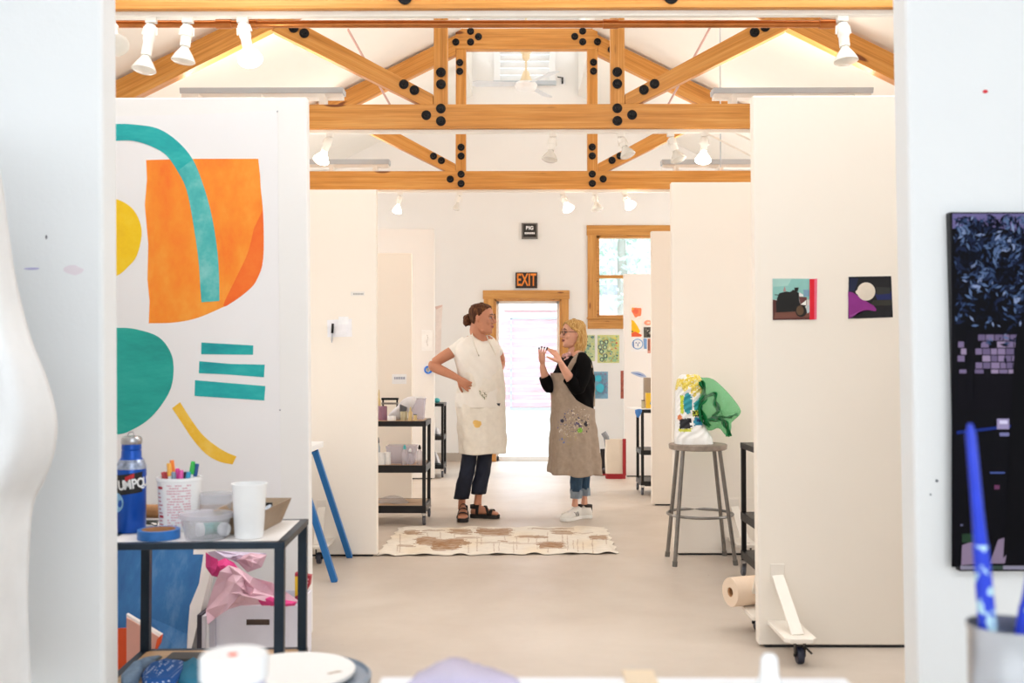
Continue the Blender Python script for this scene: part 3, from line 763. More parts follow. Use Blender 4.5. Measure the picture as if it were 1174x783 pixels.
# the two square pictures on the right partition
Y = YR1
s_ = 6.906
def c3(p): return cr(p, 870, 300, s_)
lay = [('8FC4BC', c3([(110,135),(402,135),(402,300),(110,300)])), ('A9D2C8', c3([(110,135),(260,135),(230,190),(110,200)])),
       ('5A2E28', c3([(110,300),(140,305),(150,330),(160,400),(400,395),(402,458),(110,462)])), ('7A4A3C', c3([(130,402),(300,395),(398,405),(400,440),(120,450)])),
       ('F1EDE8', c3([(318,240),(352,262),(352,275),(318,275)])), ('7FA0B8', c3([(352,222),(398,222),(398,275),(356,275)])), ('6A3A38', c3([(318,276),(380,282),(380,345),(330,345)])), ('C9D6DA', c3([(380,345),(402,345),(400,400),(382,410)])),
       ('0B0908', c3([(145,290),(160,250),(215,236),(250,240),(270,222),(300,235),(318,250),(318,300),(330,345),(375,345),(350,380),(290,395),(140,402),(136,330)])),
       ('0B0908', c3([(280,205),(316,205),(310,235),(285,235)])), ('0B0908', c3(ell(335, 392, 44, 46))), ('5F4630', c3(ell(326, 386, 30, 38))),
       ('F6F2EC', c3([(330,340),(376,303),(376,345)])), ('B98A86', c3([(192,235),(205,192),(216,235)])), ('1A1614', c3([(125,258),(160,262),(160,268),(125,264)])),
       ('E0142B', c3([(402,138),(442,136),(440,458),(402,460)])), ('F0708A', c3([(440,136),(462,134),(458,456),(440,458)]))]
flatpic('still_life_picture', 'small square picture with teal ground, black shapes and a red stripe, left of two', 'picture', c3([(106,132),(462,132),(458,462),(110,466)]), Y, lay, group=None, bg='E9E4DF')
lay = [('0A0A12', c3([(715,124),(1048,118),(1058,438),(712,448)])), ('14205A', c3([(920,255),(1050,235),(1050,300),(940,310)])), ('10183C', c3([(720,130),(790,130),(760,230),(712,240)])),
       ('2A2B2A', c3([(925,200),(1040,205),(1040,252),(935,262)])), ('2E2D26', c3([(905,305),(1050,300),(1050,345),(880,350)])),
       ('8E2A86', c3([(706,235),(745,245),(800,280),(860,320),(910,348),(932,378),(925,392),(870,384),(800,395),(740,440),(712,452)])), ('A04A9A', c3([(712,430),(780,398),(860,380),(800,392),(745,436)])),
       ('E9DCCB', c3(ell(850, 236, 72, 72))), ('E9DCCB', c3([(764,236),(800,205),(800,270),(772,255)]))]
flatpic('moon_picture', 'small square dark picture with a cream disc over a purple shape, right of two', 'picture', c3([(712,120),(1048,114),(1062,440),(708,452)]), Y, lay, bg='0D0C14')
# note cards and marker on the second left partition
flatpic('note_card', 'white note card pinned behind the black marker on the second left partition', 'card', [(375, 367), (403, 365.5), (403.5, 386), (375.5, 386.5)], YL2, [('FBFBFC', [(388, 363), (399.5, 363), (399.5, 372), (388, 372)])], bg='F7F5F8')
q0 = P(381.5, 371, YL2-.014); q1 = P(380.3, 393, YL2-.014)
t = thing('marker_pen', 'black-capped marker pen hanging on the white note card', 'marker', (q0.x, YL2-.014, q1.z))
MB().tube([q0, q0.lerp(q1, .5)], .008, 10).build('cap', 'black_iron', t, smooth=True)
MB().tube([q0.lerp(q1, .45), q0.lerp(q1, .85), q1], [.006, .006, .002], 10).build('barrel', mat('pen_grey', 'B5B5BA', .4), t, smooth=True)
flatpic('name_slip', 'thin paper slip with a line of faint grey writing, upper right of second left partition', 'label', [(402, 334.5), (418, 334), (418, 339), (402, 339.5)], YL2, [('A9A6A2', [(405+i*1.5, 336), (406.0+i*1.5, 336), (406.0+i*1.5, 338), (405+i*1.5, 338)]) for i in range(8)], bg='F0EAE2')
flatpic('name_slip', 'white paper slip with grey writing above the first black cart', 'label', [(449.5, 429), (466, 429), (466, 440), (449.5, 440)], 8.75, [('9AA0B8', [(452+i*1.6, 432), (453.0+i*1.6, 432), (453.0+i*1.6, 435), (452+i*1.6, 435)]) for i in range(8)], bg='F7F6F6')
flatpic('pinned_drawing', 'small white sheet with a faint pencil figure, left of the bent elbow', 'drawing', [(483.5, 378), (496, 378), (496, 402), (483.5, 402)], 10.7, [('C9C4BE', [(489.5+math.sin(i)*.6, 384+i*1.6), (490.3+math.sin(i)*.6, 384+i*1.6), (490.3+math.sin(i)*.6, 385.2+i*1.6), (489.5+math.sin(i)*.6, 385.2+i*1.6)]) for i in range(8)], bg='FBFAF9')
flatpic('pink_paper_strip', 'long faint pink paper strip hanging at the left of the back wall', 'paper', [(499.5, 353), (507.5, 350), (506, 372), (505, 430), (498.6, 430)], YB, [('E9C9BC', [(498.6, 351.5), (507.5, 349.5), (506, 352), (500, 355)])], bg='F4E6DE')
q = P(491, 424, 10.68)
t = thing('blue_tape_roll', 'bright blue tape roll hanging just behind the bent elbow', 'tape', (q.x, 10.68, q.z-.04))
mat('tape_blue', '1F72D8', .4)
MB().lathe([(.024, -.02), (.043, -.02), (.043, .02), (.024, .02), (.024, -.02)], q, (0,1,0), 24, cap0=False, cap1=False).build('tape', 'tape_blue', t, smooth=True)
MB().lathe([(.020, -.019), (.024, -.019), (.024, .019), (.020, .019), (.02, -.019)], q, (0,1,0), 24, cap0=False, cap1=False).build('core', 'white_plastic', t, smooth=True)
# prints on the back wall
def dots(x0, x1, y0, y1, n, cols, smin, smax, seed):
    R = random.Random(seed); out = []
    for i in range(n):
        x = R.uniform(x0, x1); y = R.uniform(y0, y1); s = R.uniform(smin, smax); a = R.uniform(0, PI)
        s2 = s*R.uniform(.25, 1)
        p = []
        for (u, v) in ((-s,-s2),(s,-s2),(s,s2),(-s,s2)):
            p.append((min(max(x+u*math.cos(a)-v*math.sin(a), x0), x1), min(max(y+u*math.sin(a)+v*math.cos(a), y0), y1)))
        out.append((R.choice(cols), p))
    return out
rings = []
for cx, cy in ((690, 393), (693.5, 398), (689.5, 403), (694, 408), (690, 412), (695, 392), (688, 398)):
    rings += [('23506A', ell(cx, cy, 2.4, 2.6, 12)), ('CFE3B0', ell(cx, cy, 1.5, 1.7, 12))]
flatpic('patterned_print', 'yellow-green print with dark ring pattern on the back wall, below the window', 'print', [(685, 384), (710, 384), (710, 416), (685, 416)], YB, dots(685.5, 709.5, 385, 415, 80, ['CFE0A8', 'A8CFA0', 'F0E27A', 'E6E9B8'], .8, 2.2, 1)+rings+dots(699, 709, 386, 415, 26, ['D8442E', '3E6E9A', '4C8A5A', 'E07A4A'], .3, .9, 2), bg='E4E59A')
flatpic('patterned_print', 'pale green striped print on the back wall, half hidden behind the blonde hair', 'print', [(668, 384), (682, 384), (682, 414), (668, 414)], YB, dots(669, 681.5, 385, 413, 50, ['A9C8A0', 'D8DF9A', '8FB8B0', '4E7468'], .4, 1.8, 3), bg='D3DDA9')
flatpic('patterned_print', 'turquoise and mauve print on the back wall, behind the black sleeve', 'print', [(670, 426), (697, 426), (697, 457), (670, 457)], YB, dots(671, 696.5, 427, 456, 150, ['9C8FB0', 'B0A0B8', '7FA8C4', '8A9AB8'], .4, 1.2, 4)+[('49BFD6', ell(686, 434, 4, 4, 14, wob=.15)), ('49BFD6', ell(688, 445, 5, 5, 14, wob=.15, seed=4)), ('49BFD6', ell(681, 450, 3, 3, 14, wob=.15))], bg='86B4CC')
flatpic('patterned_print', 'narrow rust-coloured print at the right end of the back wall', 'print', [(711.5, 425), (719, 425), (719, 457), (711.5, 457)], YB, dots(712, 718, 426, 456, 40, ['8E4A3A', 'D08A70', 'A85A48'], .3, 1.0, 5), bg='B5624E')
# small works on the far right partition
Y3 = 10.95
flatpic('flower_painting', 'orange-red flower painting, topmost work on the far right partition', 'painting', [(722.5, 349), (737, 349), (737, 366), (722.5, 366)], Y3, [('F4845A', sm(ell(730.5, 358, 5.6, 6, 9, wob=.25, seed=3), 3, True)), ('EE6A4A', ell(729, 357, 3, 3, 12, wob=.2)), ('F2A23A', ell(725.5, 354, 1.4, 1.6, 8))], bg='F5EFE8')
flatpic('yellow_painting', 'painting of a yellow curved shape over red, on the far right partition', 'painting', [(722.5, 366.5), (736, 366.5), (736, 386), (722.5, 386)], Y3, [('F7C21C', [(724, 366.5), (727, 368), (731, 374), (734, 380), (731, 384), (724, 382)]), ('EB6138', [(724, 382), (728, 380), (736, 384), (735, 386), (724, 386)]), ('2B2B2B', ell(725, 380, 1.2, .8, 8))], bg='F7F2EA')
flatpic('oval_painting', 'small pale painting with an orange oval, right of the flower painting', 'painting', [(737, 366), (748, 366), (748, 374), (737, 374)], Y3, [('F3A080', ell(743, 370, 4.6, 3, 16)), ('F7D2BC', ell(743.5, 370, 2, 1.2, 10))], bg='F5F0EA')
flatpic('grey_photo', 'small dark grey picture on the far right partition', 'picture', [(738, 375), (748, 375), (748, 387), (738, 387)], Y3, dots(738.5, 747.5, 376, 386, 26, ['2E2C2A', '8C8880', '565450', 'B8B0A4'], .4, 1.6, 7), bg='5A5650')
flatpic('blue_face_drawing', 'blue brush drawing of a round face on white paper, far right partition', 'drawing', [(723.5, 387.5), (742, 387), (742, 402.5), (723.5, 403)], Y3, [('8FB2DC', ell(731, 394.5, 6.5, 6.2, 20)), ('EEF0F4', ell(731, 394.5, 5.2, 5, 20)), ('2F5FA8', [(725.6, 391), (726.6, 390), (727, 399), (726, 398)]), ('2F5FA8', ell(729.3, 393, .7, .7, 8)), ('2F5FA8', ell(733, 393, .7, .7, 8)), ('2F5FA8', [(731, 393.5), (731.7, 393.5), (731.9, 397), (730.8, 397)]), ('7FA6D8', [(737.5, 388), (741.5, 388), (741.5, 400), (738.5, 400)])], bg='F4F4F5')
flatpic('pink_swatch', 'narrow pink and brown swatch beside the blue face drawing', 'swatch', [(742.5, 388), (748, 388), (748, 405), (742.5, 405)], Y3, [('8E5A4A', [(743, 389), (745, 389), (745, 402), (743, 402)])], bg='E0A090')
flatpic('blue_leaf_drawing', 'thin blue leaf-shaped drawing low on the far right partition', 'drawing', sm([(723, 427), (730, 426), (737, 428), (741, 432), (735, 432.5), (728, 430)], 3, True), Y3, [('5A78B8', [(725, 427.5), (733, 428.5), (740, 431.5), (733, 430)])], bg='AFBEDC')

# signs on the back wall
a = P(598, 274, YB); b_ = P(616.5, 256, YB)
t = thing('wall_sign', 'small grey-framed black square sign with white characters, above the exit sign', 'sign', ((a.x+b_.x)/2, YB, a.z))
mb = MB(); mb.bx(a.x, b_.x, YB-.03, YB-.001, a.z, b_.z); mb.build('frame', mat('sign_grey', '77736F', .5, .4), t, bevel=.003)
mb = MB(); mb.bx(a.x+.02, b_.x-.02, YB-.032, YB-.028, a.z+.02, b_.z-.015); mb.build('face', mat('sign_black', '14110F', .4), t)
cx = (a.x+b_.x)/2
text('BIG', .062, 'lettering', 'white_plastic', t, (cx, YB-.034, P(0, 262.5, YB).z), FACE, bold=.0025)
mb = MB(); zc = P(0, 268.3, YB).z
for k in range(7): mb.bx(cx-.063+k*.0185, cx-.063+k*.0185+.014, YB-.034, YB-.032, zc-.012, zc+.012)
mb.build('character_row', 'white_plastic', t)
a = P(591, 330.5, YB); b_ = P(616, 312.5, YB)
t = thing('exit_sign', 'black EXIT sign with orange letters above the pine door frame', 'exit sign', ((a.x+b_.x)/2, YB, a.z))
MB().bx(a.x, b_.x, YB-.03, YB-.001, a.z, b_.z).build('board', mat('exit_brown', '2A1810', .5), t, bevel=.004)
text('EXIT', .215, 'lettering', mat('exit_orange', 'F08A2C', .5) and 'exit_orange', t, ((a.x+b_.x)/2, YB-.032, (a.z+b_.z)/2-.002), FACE, sx=.56, bold=.004)

# ================================================================ RUG-LIKE PAINTED PAPER
FL, FR, BR_, BL = PH(432, 638, 0), PH(708, 635.5, 0), PH(694, 605.5, 0), PH(458, 606, 0)
R = random.Random(5)
strokes = []   # in crop px: x0,x1,y, half thickness, strength
for s in ((185,290,105,9,.9),(255,400,130,18,1.0),(190,430,118,13,.9),(340,445,68,13,.8),(460,640,68,15,.9),(560,640,60,8,.8),(650,800,92,6,.8),(710,920,52,3,.8),(815,920,70,9,.8),(750,885,130,12,1.0),(990,1085,96,8,.9),(130,215,72,9,.8),(215,330,64,3,.7),(90,185,133,5,.6),(370,490,97,4,.6),(450,650,120,3,.4),(560,620,115,3,.8),(940,1000,75,3,.5),(620,760,125,3,.4),(480,560,90,3,.5)): strokes.append(s)
drips = [(x, y0, y1) for x, y0, y1 in [(112,80,165),(100,130,160),(300,70,100),(365,80,150),(470,90,160),(490,95,125),(548,120,168),(572,120,160),(600,70,110),(655,90,150),(710,95,130),(750,90,150),(800,70,160),(870,75,125),(893,85,160),(920,110,150),(940,105,160),(965,115,150),(1010,95,165),(1030,80,110),(1075,95,130),(640,115,165),(430,120,165),(240,75,100)]]
def rugcol(u, v):
    x = u*1130+3+ (1-v)*0; 
    # u,v -> crop px (trapezoid)
    L0, L1 = (8, 175), (113, 45); R0, R1 = (1125, 163), (1070, 42)
    l = (L0[0]+(L1[0]-L0[0])*v, L0[1]+(L1[1]-L0[1])*v); r = (R0[0]+(R1[0]-R0[0])*v, R0[1]+(R1[1]-R0[1])*v)
    x = l[0]+(r[0]-l[0])*u; y = l[1]+(r[1]-l[1])*u
    k = 0
    N_ = lambda a, b_, c_: mnoise.noise(Vector((a, b_, c_)))
    jy = 2.5*N_(x*.03, y*.05, 3)
    for q, (x0, x1, yc, h, st) in enumerate(strokes):
        hh = h*1.3 if h >= 8 else h
        e = abs(y+jy-yc-4*N_(x*.012, q, 1))/hh
        if e < 1:
            a_ = x0 + 34*N_(y*.22, q*3.1, 0) + 12*e; b_ = x1 + 40*N_(y*.25, q*5.3, 9) - 14*e
            if a_ < x < b_:
                s1 = .5+.9*N_(x*.018, y*.30, q*2.2)+.5*N_(x*.06, y*.8, q)
                k = max(k, st*min(1, max(.15, .62+s1*.45))*(1 if e < .7 else .7))
    for dx, y0, y1 in drips:
        if y0 < y < y1 and abs(x+3*N_(y*.06, dx, 0)-dx) < 2.2: k = max(k, .42)
    base = np.array(lin('EAE1D3')[:3]); br = np.array(lin('96642E')[:3]); ye = np.array(lin('E8C893')[:3])
    s = .28*max(0, math.sin(x*.017+y*.03)*math.sin(x*.006-y*.05+2))
    c = base*(1-s)+ye*s
    c = c*(1-k)+br*k
    return tuple(c)+(1,)
def rugp(u, v):
    v2 = v
    A_ = FL.lerp(FR, u); B_ = BL.lerp(BR_, u); p = A_.lerp(B_, v2)
    z = .006 + .010*max(0, math.sin(u*41+v*3))*(1-v)**2 + .010*max(0, math.sin(u*23+1+v*5))*v**3 + .004*math.sin(u*9+v*7)**2
    ex = .012*math.sin(u*60)*(1 if v in (0, 1) else 0) + (.012*math.sin(v*37) if u in (0, 1) else 0)
    return (p.x + (ex if u in (0, 1) else 0), p.y + (ex if v in (0, 1) else 0), z)
nu, nv = 330, 60; mb = MB()
vs_ = [rugp(i/nu, j/nv) for j in range(nv+1) for i in range(nu+1)]
mb.v = [Vector(v) for v in vs_]
for j in range(nv):
    for i in range(nu):
        mb.f.append([j*(nu+1)+i, j*(nu+1)+i+1, (j+1)*(nu+1)+i+1, (j+1)*(nu+1)+i]); mb.c.append(rugcol((i+.5)/nu, (j+.5)/nv)); mb.m.append(0)
o = tag(mb.build('painted_paper_rug', 'painted', None), 'long cream paper with brown brush strokes and drips, lying on the floor', 'painted paper')
q = o.modifiers.new('s', 'SOLIDIFY'); q.thickness = .002; q.offset = -1

# ================================================================ STOOL AND SCULPTURE
SC = P(800, 507, 6.18)
t = thing('metal_stool', 'tall grey metal stool with a wooden round seat, holding the painted sculpture', 'stool', (SC.x, 6.18, 0))
ZS = .735
MB().lathe([(0, -.035), (.165, -.035), (.175, -.03), (.178, -.004), (.172, 0), (0, 0)], (SC.x, 6.18, ZS), n=40).build('seat', mat('stool_seat', '9A8C80', .5, .3, .25, 25), t, smooth=True)
tops = [(777, 512, .06), (783, 512, -.06), (818.5, 512, .06), (825, 512, -.06)]
feet = [(765, 638), (773.5, 649.5), (831, 637), (843.5, 648)]
for (tx, ty, dy), (fx_, fy_) in zip(tops, feet):
    A = P(tx, ty, 6.18+dy*1.6); A.z = ZS-.03; B = PH(fx_, fy_, 0)
    MB().tube([A, B+(A-B)*.02], .0125, 12).build('leg', 'grey_steel', t, smooth=True)
    MB().tube([B+(A-B)*.045, B], .0155, 12).build('foot_cap', mat('foot_grey', '6A655F', .6), t, smooth=True)
n = 48; cy = 6.215; cxs = P(803, 590, 6.215).x
fts = [PH(x, y, 0) for x, y in feet]; ctr = sum(fts, Vector())/4
rr = .200
MB().tube([(ctr.x-.004+rr*math.cos(2*PI*k/n), ctr.y-.01+rr*math.sin(2*PI*k/n), .295) for k in range(n+1)], .0085, 8).build('foot_ring', 'grey_steel', t, smooth=True)

# sculpture
def w_at(y):
    tab = [(503, 773.5, 817), (500, 773.5, 815), (493, 774, 811), (486, 774, 808), (470, 774, 805), (455, 774.5, 805), (445, 774.5, 806), (436, 776, 805), (431, 779, 802), (428, 784, 797)]
    for (a, l, r), (b, l2, r2) in zip(tab, tab[1:]):
        if b <= y <= a: f = (a-y)/(a-b); return l+(l2-l)*f, r+(r2-r)*f
    return 786, 795
YS_ = 6.18
t = thing('painted_sculpture', 'painted white papier-mache bust with yellow hair and a green tulle cloud on the metal stool', 'sculpture', (P(795, 500, YS_).x, YS_, ZS))
patches = [('E9D25A', lambda x, y: y < 452-3*math.sin(x*.6)-(6 if x < 790 else 0) and not (776 < x < 785 and y < 434)), ('F2F0EC', lambda x, y: y > 497 or y < 429.5),
 ('2F9AA8', lambda x, y: ((x-786)/5)**2+((y-462)/12)**2 < 1), ('C9D43A', lambda x, y: 778 < x < 781.5 and 453 < y < 474), ('E58A5A', lambda x, y: ((x-777.5)/2.5)**2+((y-478)/3)**2 < 1),
 ('1C1C22', lambda x, y: 777 < x < 789.5 and 480-(x-777)*.1 < y < 491), ('D3D24A', lambda x, y: 776 < x < 790 and 491 <= y < 494),
 ('2B8FB0', lambda x, y: 793 < x < 803 and 478 < y < 487), ('123A70', lambda x, y: 796 < x < 801 and 480 < y < 483), ('2AA0A0', lambda x, y: 793 < x and y > 462-(x-793) and y < 470), ('C9CC38', lambda x, y: 791 < x < 801 and 470 <= y < 477), ('1E2A1E', lambda x, y: 791 < x < 801 and 470 <= y < 477 and int(x*1.4) % 2 == 0)]
mb = MB(); ys = [503-.9*k for k in range(83)]; n = 96; RR = []
R = random.Random(9)
for y in ys:
    l, r = w_at(y); A = P(l, y, YS_); B = P(r, y, YS_); cx = (A.x+B.x)/2; rw = (B.x-A.x)/2; z = max(A.z, ZS+.0005) if y > 502 else A.z
    rd = rw*.75
    RR.append([Vector((cx+rw*math.copysign(abs(math.cos(2*PI*k/n))**.75, math.cos(2*PI*k/n)), YS_+rd*math.copysign(abs(math.sin(2*PI*k/n))**.75, math.sin(2*PI*k/n))+.003*math.sin(y*.9+k*.7), z)) for k in range(n)])
z0 = ZS+.0005
for r_ in RR[:1]:
    for v in r_: v.z = z0
mb.v = [v for r_ in RR for v in r_]
sF = F_PX/YS_
for i in range(len(RR)-1):
    for k in range(n):
        a = i*n+k; b_ = i*n+(k+1) % n; c = (mb.v[a]+mb.v[b_])/2
        px = 595 + (c.x)*sF*1.0; py = (ys[i]+ys[i+1])/2
        col = 'F1EFEB'
        for cc, fn in patches:
            if fn(px+R.uniform(-.5, .5), py+R.uniform(-.5, .5)): col = cc
        if col == 'E9D25A' and R.random() < .3: col = R.choice(['F4E79A', 'D9B93A', 'F1EFEB'])
        mb.f.append([a, b_, b_+n, a+n]); mb.c.append(lin(col)); mb.m.append(0)
mb.f.append(list(range(n))[::-1]); mb.c.append(lin('F1EFEB')); mb.m.append(0)
mb.f.append(list(range(len(mb.v)-n, len(mb.v)))); mb.c.append(lin('E9D25A')); mb.m.append(0)
mb.build('bust', 'painted', t, smooth=True, angle=60)
out = sm([(800.4,435),(806,433),(817.6,434.7),(831.6,447),(843,459.6),(849,471),(848,476),(839,484),(838,495),(835.5,501),(830,497),(824,491),(816,493.5),(808.6,491.5),(802,481),(799,460)], 4, True)
def puff(outline, Yc, dep, rings_, seed, rough=.012):
    R = random.Random(seed); cx = sum(p[0] for p in outline)/len(outline); cy = sum(p[1] for p in outline)/len(outline)
    N = len(outline); RR = []
    for j in range(rings_+1):
        a = -PI/2+PI*j/rings_; s = max(math.cos(a), .03); dy = math.sin(a)*dep; q = []
        for k, (x, y) in enumerate(outline):
            w = 1+.05*math.sin(k*.9+j*1.3)*(1-s)
            p = P(cx+(x-cx)*s*w, cy+(y-cy)*s*w, Yc)
            q.append(Vector((p.x, Yc+dy+rough*math.sin(k*.8+j*2.1)+R.uniform(-rough, rough)*.4, p.z)))
        RR.append(q)
    return RR
MB().rings(puff(out, 6.17, .07, 8, 2)).build('tulle_cloud', 'green_tulle', t, smooth=True, angle=180, label='sheer green tulle')
clear('tulle_deep', '1F9A58', .7, .40)
def ribbon(pts, Yc, w0, seed, mname='tulle_deep', nm='tulle_fold'):
    R = random.Random(seed); P3 = smoothpts([P(x, y, Yc+R.uniform(-.02, .02)) for x, y in pts], 8); N = len(P3)
    def fn(u, v):
        i = min(int(u*(N-1)), N-2); f = u*(N-1)-i; p = P3[i].lerp(P3[i+1], f); d = (P3[i+1]-P3[i]).normalized(); nrm = d.cross(Vector((0,1,0)))
        w = w0*(.75+.35*math.sin(u*17+seed))*math.sin(min(1, u*5+.3)*PI/2)
        return p + nrm*(v-.5)*2*w + Vector((0, .018*math.sin(v*9+u*20+seed), 0))
    MB().grid(fn, 50, 14).build(nm, mname, t, smooth=True, solid=.001, angle=180, label='deep green gathered tulle')
ribbon([(803, 437), (808, 447), (806, 458), (802, 468), (808, 482), (814, 489)], 6.12, .022, 1)
ribbon([(801, 460), (812, 454), (820, 452), (820, 462), (824, 470), (818, 478)], 6.13, .020, 2)
ribbon([(808, 484), (818, 480), (828, 482), (834, 490), (835.5, 500)], 6.12, .020, 3)
ribbon([(846, 474), (836, 478), (824, 478)], 6.14, .010, 6)

# roll of kraft paper lying behind the near right partition
A = P(837, 672, 4.60); B = P(905, 674, 4.72)
A.z = .118+.066; B.z = A.z
t = thing('paper_roll', 'roll of cream kraft paper resting on the partition foot, its open end showing', 'paper roll', (A.x, A.y, .118))
d = (B-A).normalized()
MB().lathe([(.022, 0), (.064, .0), (.066, .004), (.066, .5), (.022, .5), (.022, 0)], A, d, 36, cap0=False, cap1=False).build('paper', mat('kraft', 'E6CDB4', .7), t, smooth=True)
MB().lathe([(.017, .004), (.022, .002), (.022, .5), (.017, .5), (.017, .004)], A, d, 24, cap0=False, cap1=False).build('core', mat('core_brown', 'A9794E', .8), t, smooth=True)

# tote bag and boots
A = PH(692.5, 547, 0); B = PH(716.5, 547, 0); yt = 10.80; hb = P(700, 503, 10.86).z
t = thing('tote_bag', 'cream canvas tote bag with red base and strap on the floor by the far partition', 'bag', ((A.x+B.x)/2, 10.8, 0))
cx = (A.x+B.x)/2; w2 = (B.x-A.x)/2
def bagring(z, k, dpt): return [Vector((cx+w2*k*math.copysign(abs(math.cos(a))**.5, math.cos(a)), 10.80+dpt*math.copysign(abs(math.sin(a))**.5, math.sin(a)), z)) for a in [2*PI*i/24 for i in range(24)]]
MB().rings([bagring(.05, .95, .06), bagring(.2, 1, .075), bagring(hb*.8, .97, .07), bagring(hb, 1.0, .06), bagring(hb-.01, .95, .052), bagring(.06, .9, .05)], True, True).build('body', mat('canvas', 'E6DACA', .9, bump=.3, bs=200), t, smooth=True)
mat('bag_red', 'A3242C', .7)
MB().rings([bagring(0, .94, .058), bagring(.055, .97, .064)]).build('base', 'bag_red', t, smooth=True)
MB().bx(B.x-.045, B.x-.008, 10.72, 10.727, .04, hb+.01).build('strap', 'bag_red', t)
q = P(694, 500, 10.8); MB().tube([(q.x+.03, 10.80, .3), (q.x+.01, 10.8, hb+.02), (q.x-.02, 10.8, hb+.07)], .03, 12).build('rolled_towel', mat('towel_grey', '8A8C90', .9), t, smooth=True)
t = None
for i, px in enumerate((684.0, 692.5)):
    q = PH(px, 544, 0)
    t = thing('black_boot', ['black boot standing on the floor, left of the pair by the tote bag', 'black boot standing on the floor, right of the pair by the tote bag'][i], 'boot', (q.x, q.y, 0), 0, 'pair of black boots')
    MB().tube([(q.x, q.y+.04, .03), (q.x, q.y+.04, .15), (q.x-.005, q.y+.045, .28)], [.028, .027, .034], 12).build('shaft', mat('boot_black', '1C171A', .6), t, smooth=True)
    MB().ball((q.x, q.y-.03, .04), (.029, .09, .035), 14, 8).build('toe', mat('boot_brown', '3A1E1C', .5), t, smooth=True)
    MB().bx(q.x-.03, q.x+.03, q.y-.11, q.y+.07, 0, .015).build('sole', 'bag_red', t, bevel=.005)
# ================================================================ ON THE NEAR CART
ZC = .68
def at(px, py): return PH(px, py+3.5, ZC)
ZI = ZC+.0005
# blue bottle
q = at(150, 606); r = .042
t = thing('water_bottle', 'blue metal water bottle with steel cap and black label on the near cart', 'bottle', (q.x, q.y, ZI))
B0 = (q.x, q.y, ZI); s = F_PX/q.y
hb = (610-503)/s
mat('bottle_blue', '0B52B8', .28, .35, .1, 20)
rb = 16.5/s
MB().lathe([(0, 0), (rb*.92, 0), (rb, .006), (rb, .198), (rb*.96, .215), (rb*.80, .232), (rb*.68, .240), (rb*.66, .262), (rb*.62, .264), (rb*.66, .266), (rb*.66, .282), (0, .282)], B0, n=36).build('body', 'bottle_blue', t, smooth=True)
MB().lathe([(rb*.985, .205), (rb*.965, .216), (rb*.80, .233), (rb*.83, .231), (rb*1.0, .213), (rb*1.0, .203)], B0, n=36).build('worn_shoulder', mat('worn_blue', 'A8B4CC', .35, .6, .5, 60), t, smooth=True)
k = MB().lathe([(0, .282), (rb*.66, .282), (rb*.70, .286), (rb*.70, .300), (rb*.60, .306), (rb*.3, .309), (0, .309)], B0, n=32).build('cap', 'chrome', t, smooth=True)
MB().tube([(q.x-.014, q.y, ZI+.305), (q.x-.010, q.y, ZI+.318), (q.x+.004, q.y, ZI+.322), (q.x+.014, q.y, ZI+.305)], .0025, 8).build('ring', 'chrome', k, smooth=True)
def wrap(mb, c, r, a0, a1, z0, z1, n=14, tilt=0):
    vs = []
    for i in range(n+1):
        a = a0+(a1-a0)*i/n; dz = tilt*(i/n-.5)
        for z in (z0+dz, z1+dz): vs.append((c[0]+r*math.sin(a), c[1]-r*math.cos(a), c[2]+z))
    mb.add(vs, [(2*i, 2*i+2, 2*i+3, 2*i+1) for i in range(n)]); return mb
rl = rb+.0008
mb = wrap(MB(), B0, rl, -.9, 1.15, .125, .19, tilt=.012); mb.build('label', mat('label_black', '101014', .4), t, smooth=True)
# curved lettering: each letter is set on the label on its own
for i, ch in enumerate('UMPQUA'):
    a = -.30+i*.43
    loc = (q.x+(rl+.001)*math.sin(a), q.y-(rl+.001)*math.cos(a), ZI+.150+.006*(i/3-.5)*1.2+.006)
    text(ch, .042, 'lettering', 'white_plastic', t, loc, Matrix.Rotation(a, 3, 'Z') @ FACE @ Matrix.Rotation(.12, 3, 'Z'), extrude=.0004, bold=.0012, sx=.8)
mb = wrap(MB(), B0, rl+.0004, -.05, .55, .172, .186, 6, .012); mb.build('red_crest', mat('crest_red', 'C8202A', .5), t, smooth=True)
mb = MB(); n = 26
def onb(a, z, rr=rl): return (q.x+rr*math.sin(a), q.y-rr*math.cos(a), ZI+z)
mb.add([onb(-.75, .09, rl+.0002)]+[onb(-.75+.62*math.cos(2*PI*k/n), .098+.032*math.sin(2*PI*k/n), rl+.0006) for k in range(n)], [(0, 1+k, 1+(k+1) % n) for k in range(n)])
mb.build('round_sticker', mat('sticker_sky', '8FC4EA', .5, 0, .35, 60), t, label='round pale blue sticker')

# white tub of markers
q = at(205, 603.5); s = F_PX/q.y; r1 = 24/s; r0 = 20.5/s; h = (606-546)/s
t = thing('marker_tub', 'white tub with faded red print full of colourful markers', 'tub', (q.x, q.y, ZI))
T0 = (q.x, q.y, ZI)
MB().lathe([(0, 0), (r0, 0), (r0+.002, .004), (r1, h-.012), (r1+.003, h-.01), (r1+.003, h), (r1-.002, h), (r0-.003, .006), (0, .006)], T0, n=40).build('tub', 'white_plastic', t, smooth=True)
def onc(a, z, off=.001):
    rr = r0+.002+(r1-r0)*z/h+off; return (q.x+rr*math.sin(a), q.y-rr*math.cos(a), ZI+z)
mat('print_rose', 'DDA0AC', .7); mat('print_red', 'C23040', .6); mat('print_dark', '5A5560', .6)
R = random.Random(4); mb = MB(); z = h-.024
while z > .02:
    a = -.25
    while a < .85:
        w = R.uniform(.04, .12)
        if R.random() < .78: mb.add([onc(a, z), onc(a+w, z), onc(a+w, z+.0035), onc(a, z+.0035)], [(0,1,2,3)])
        a += w+.025
    z -= .0085
mb.build('printed_lines', 'print_rose', t)
mb = MB(); 
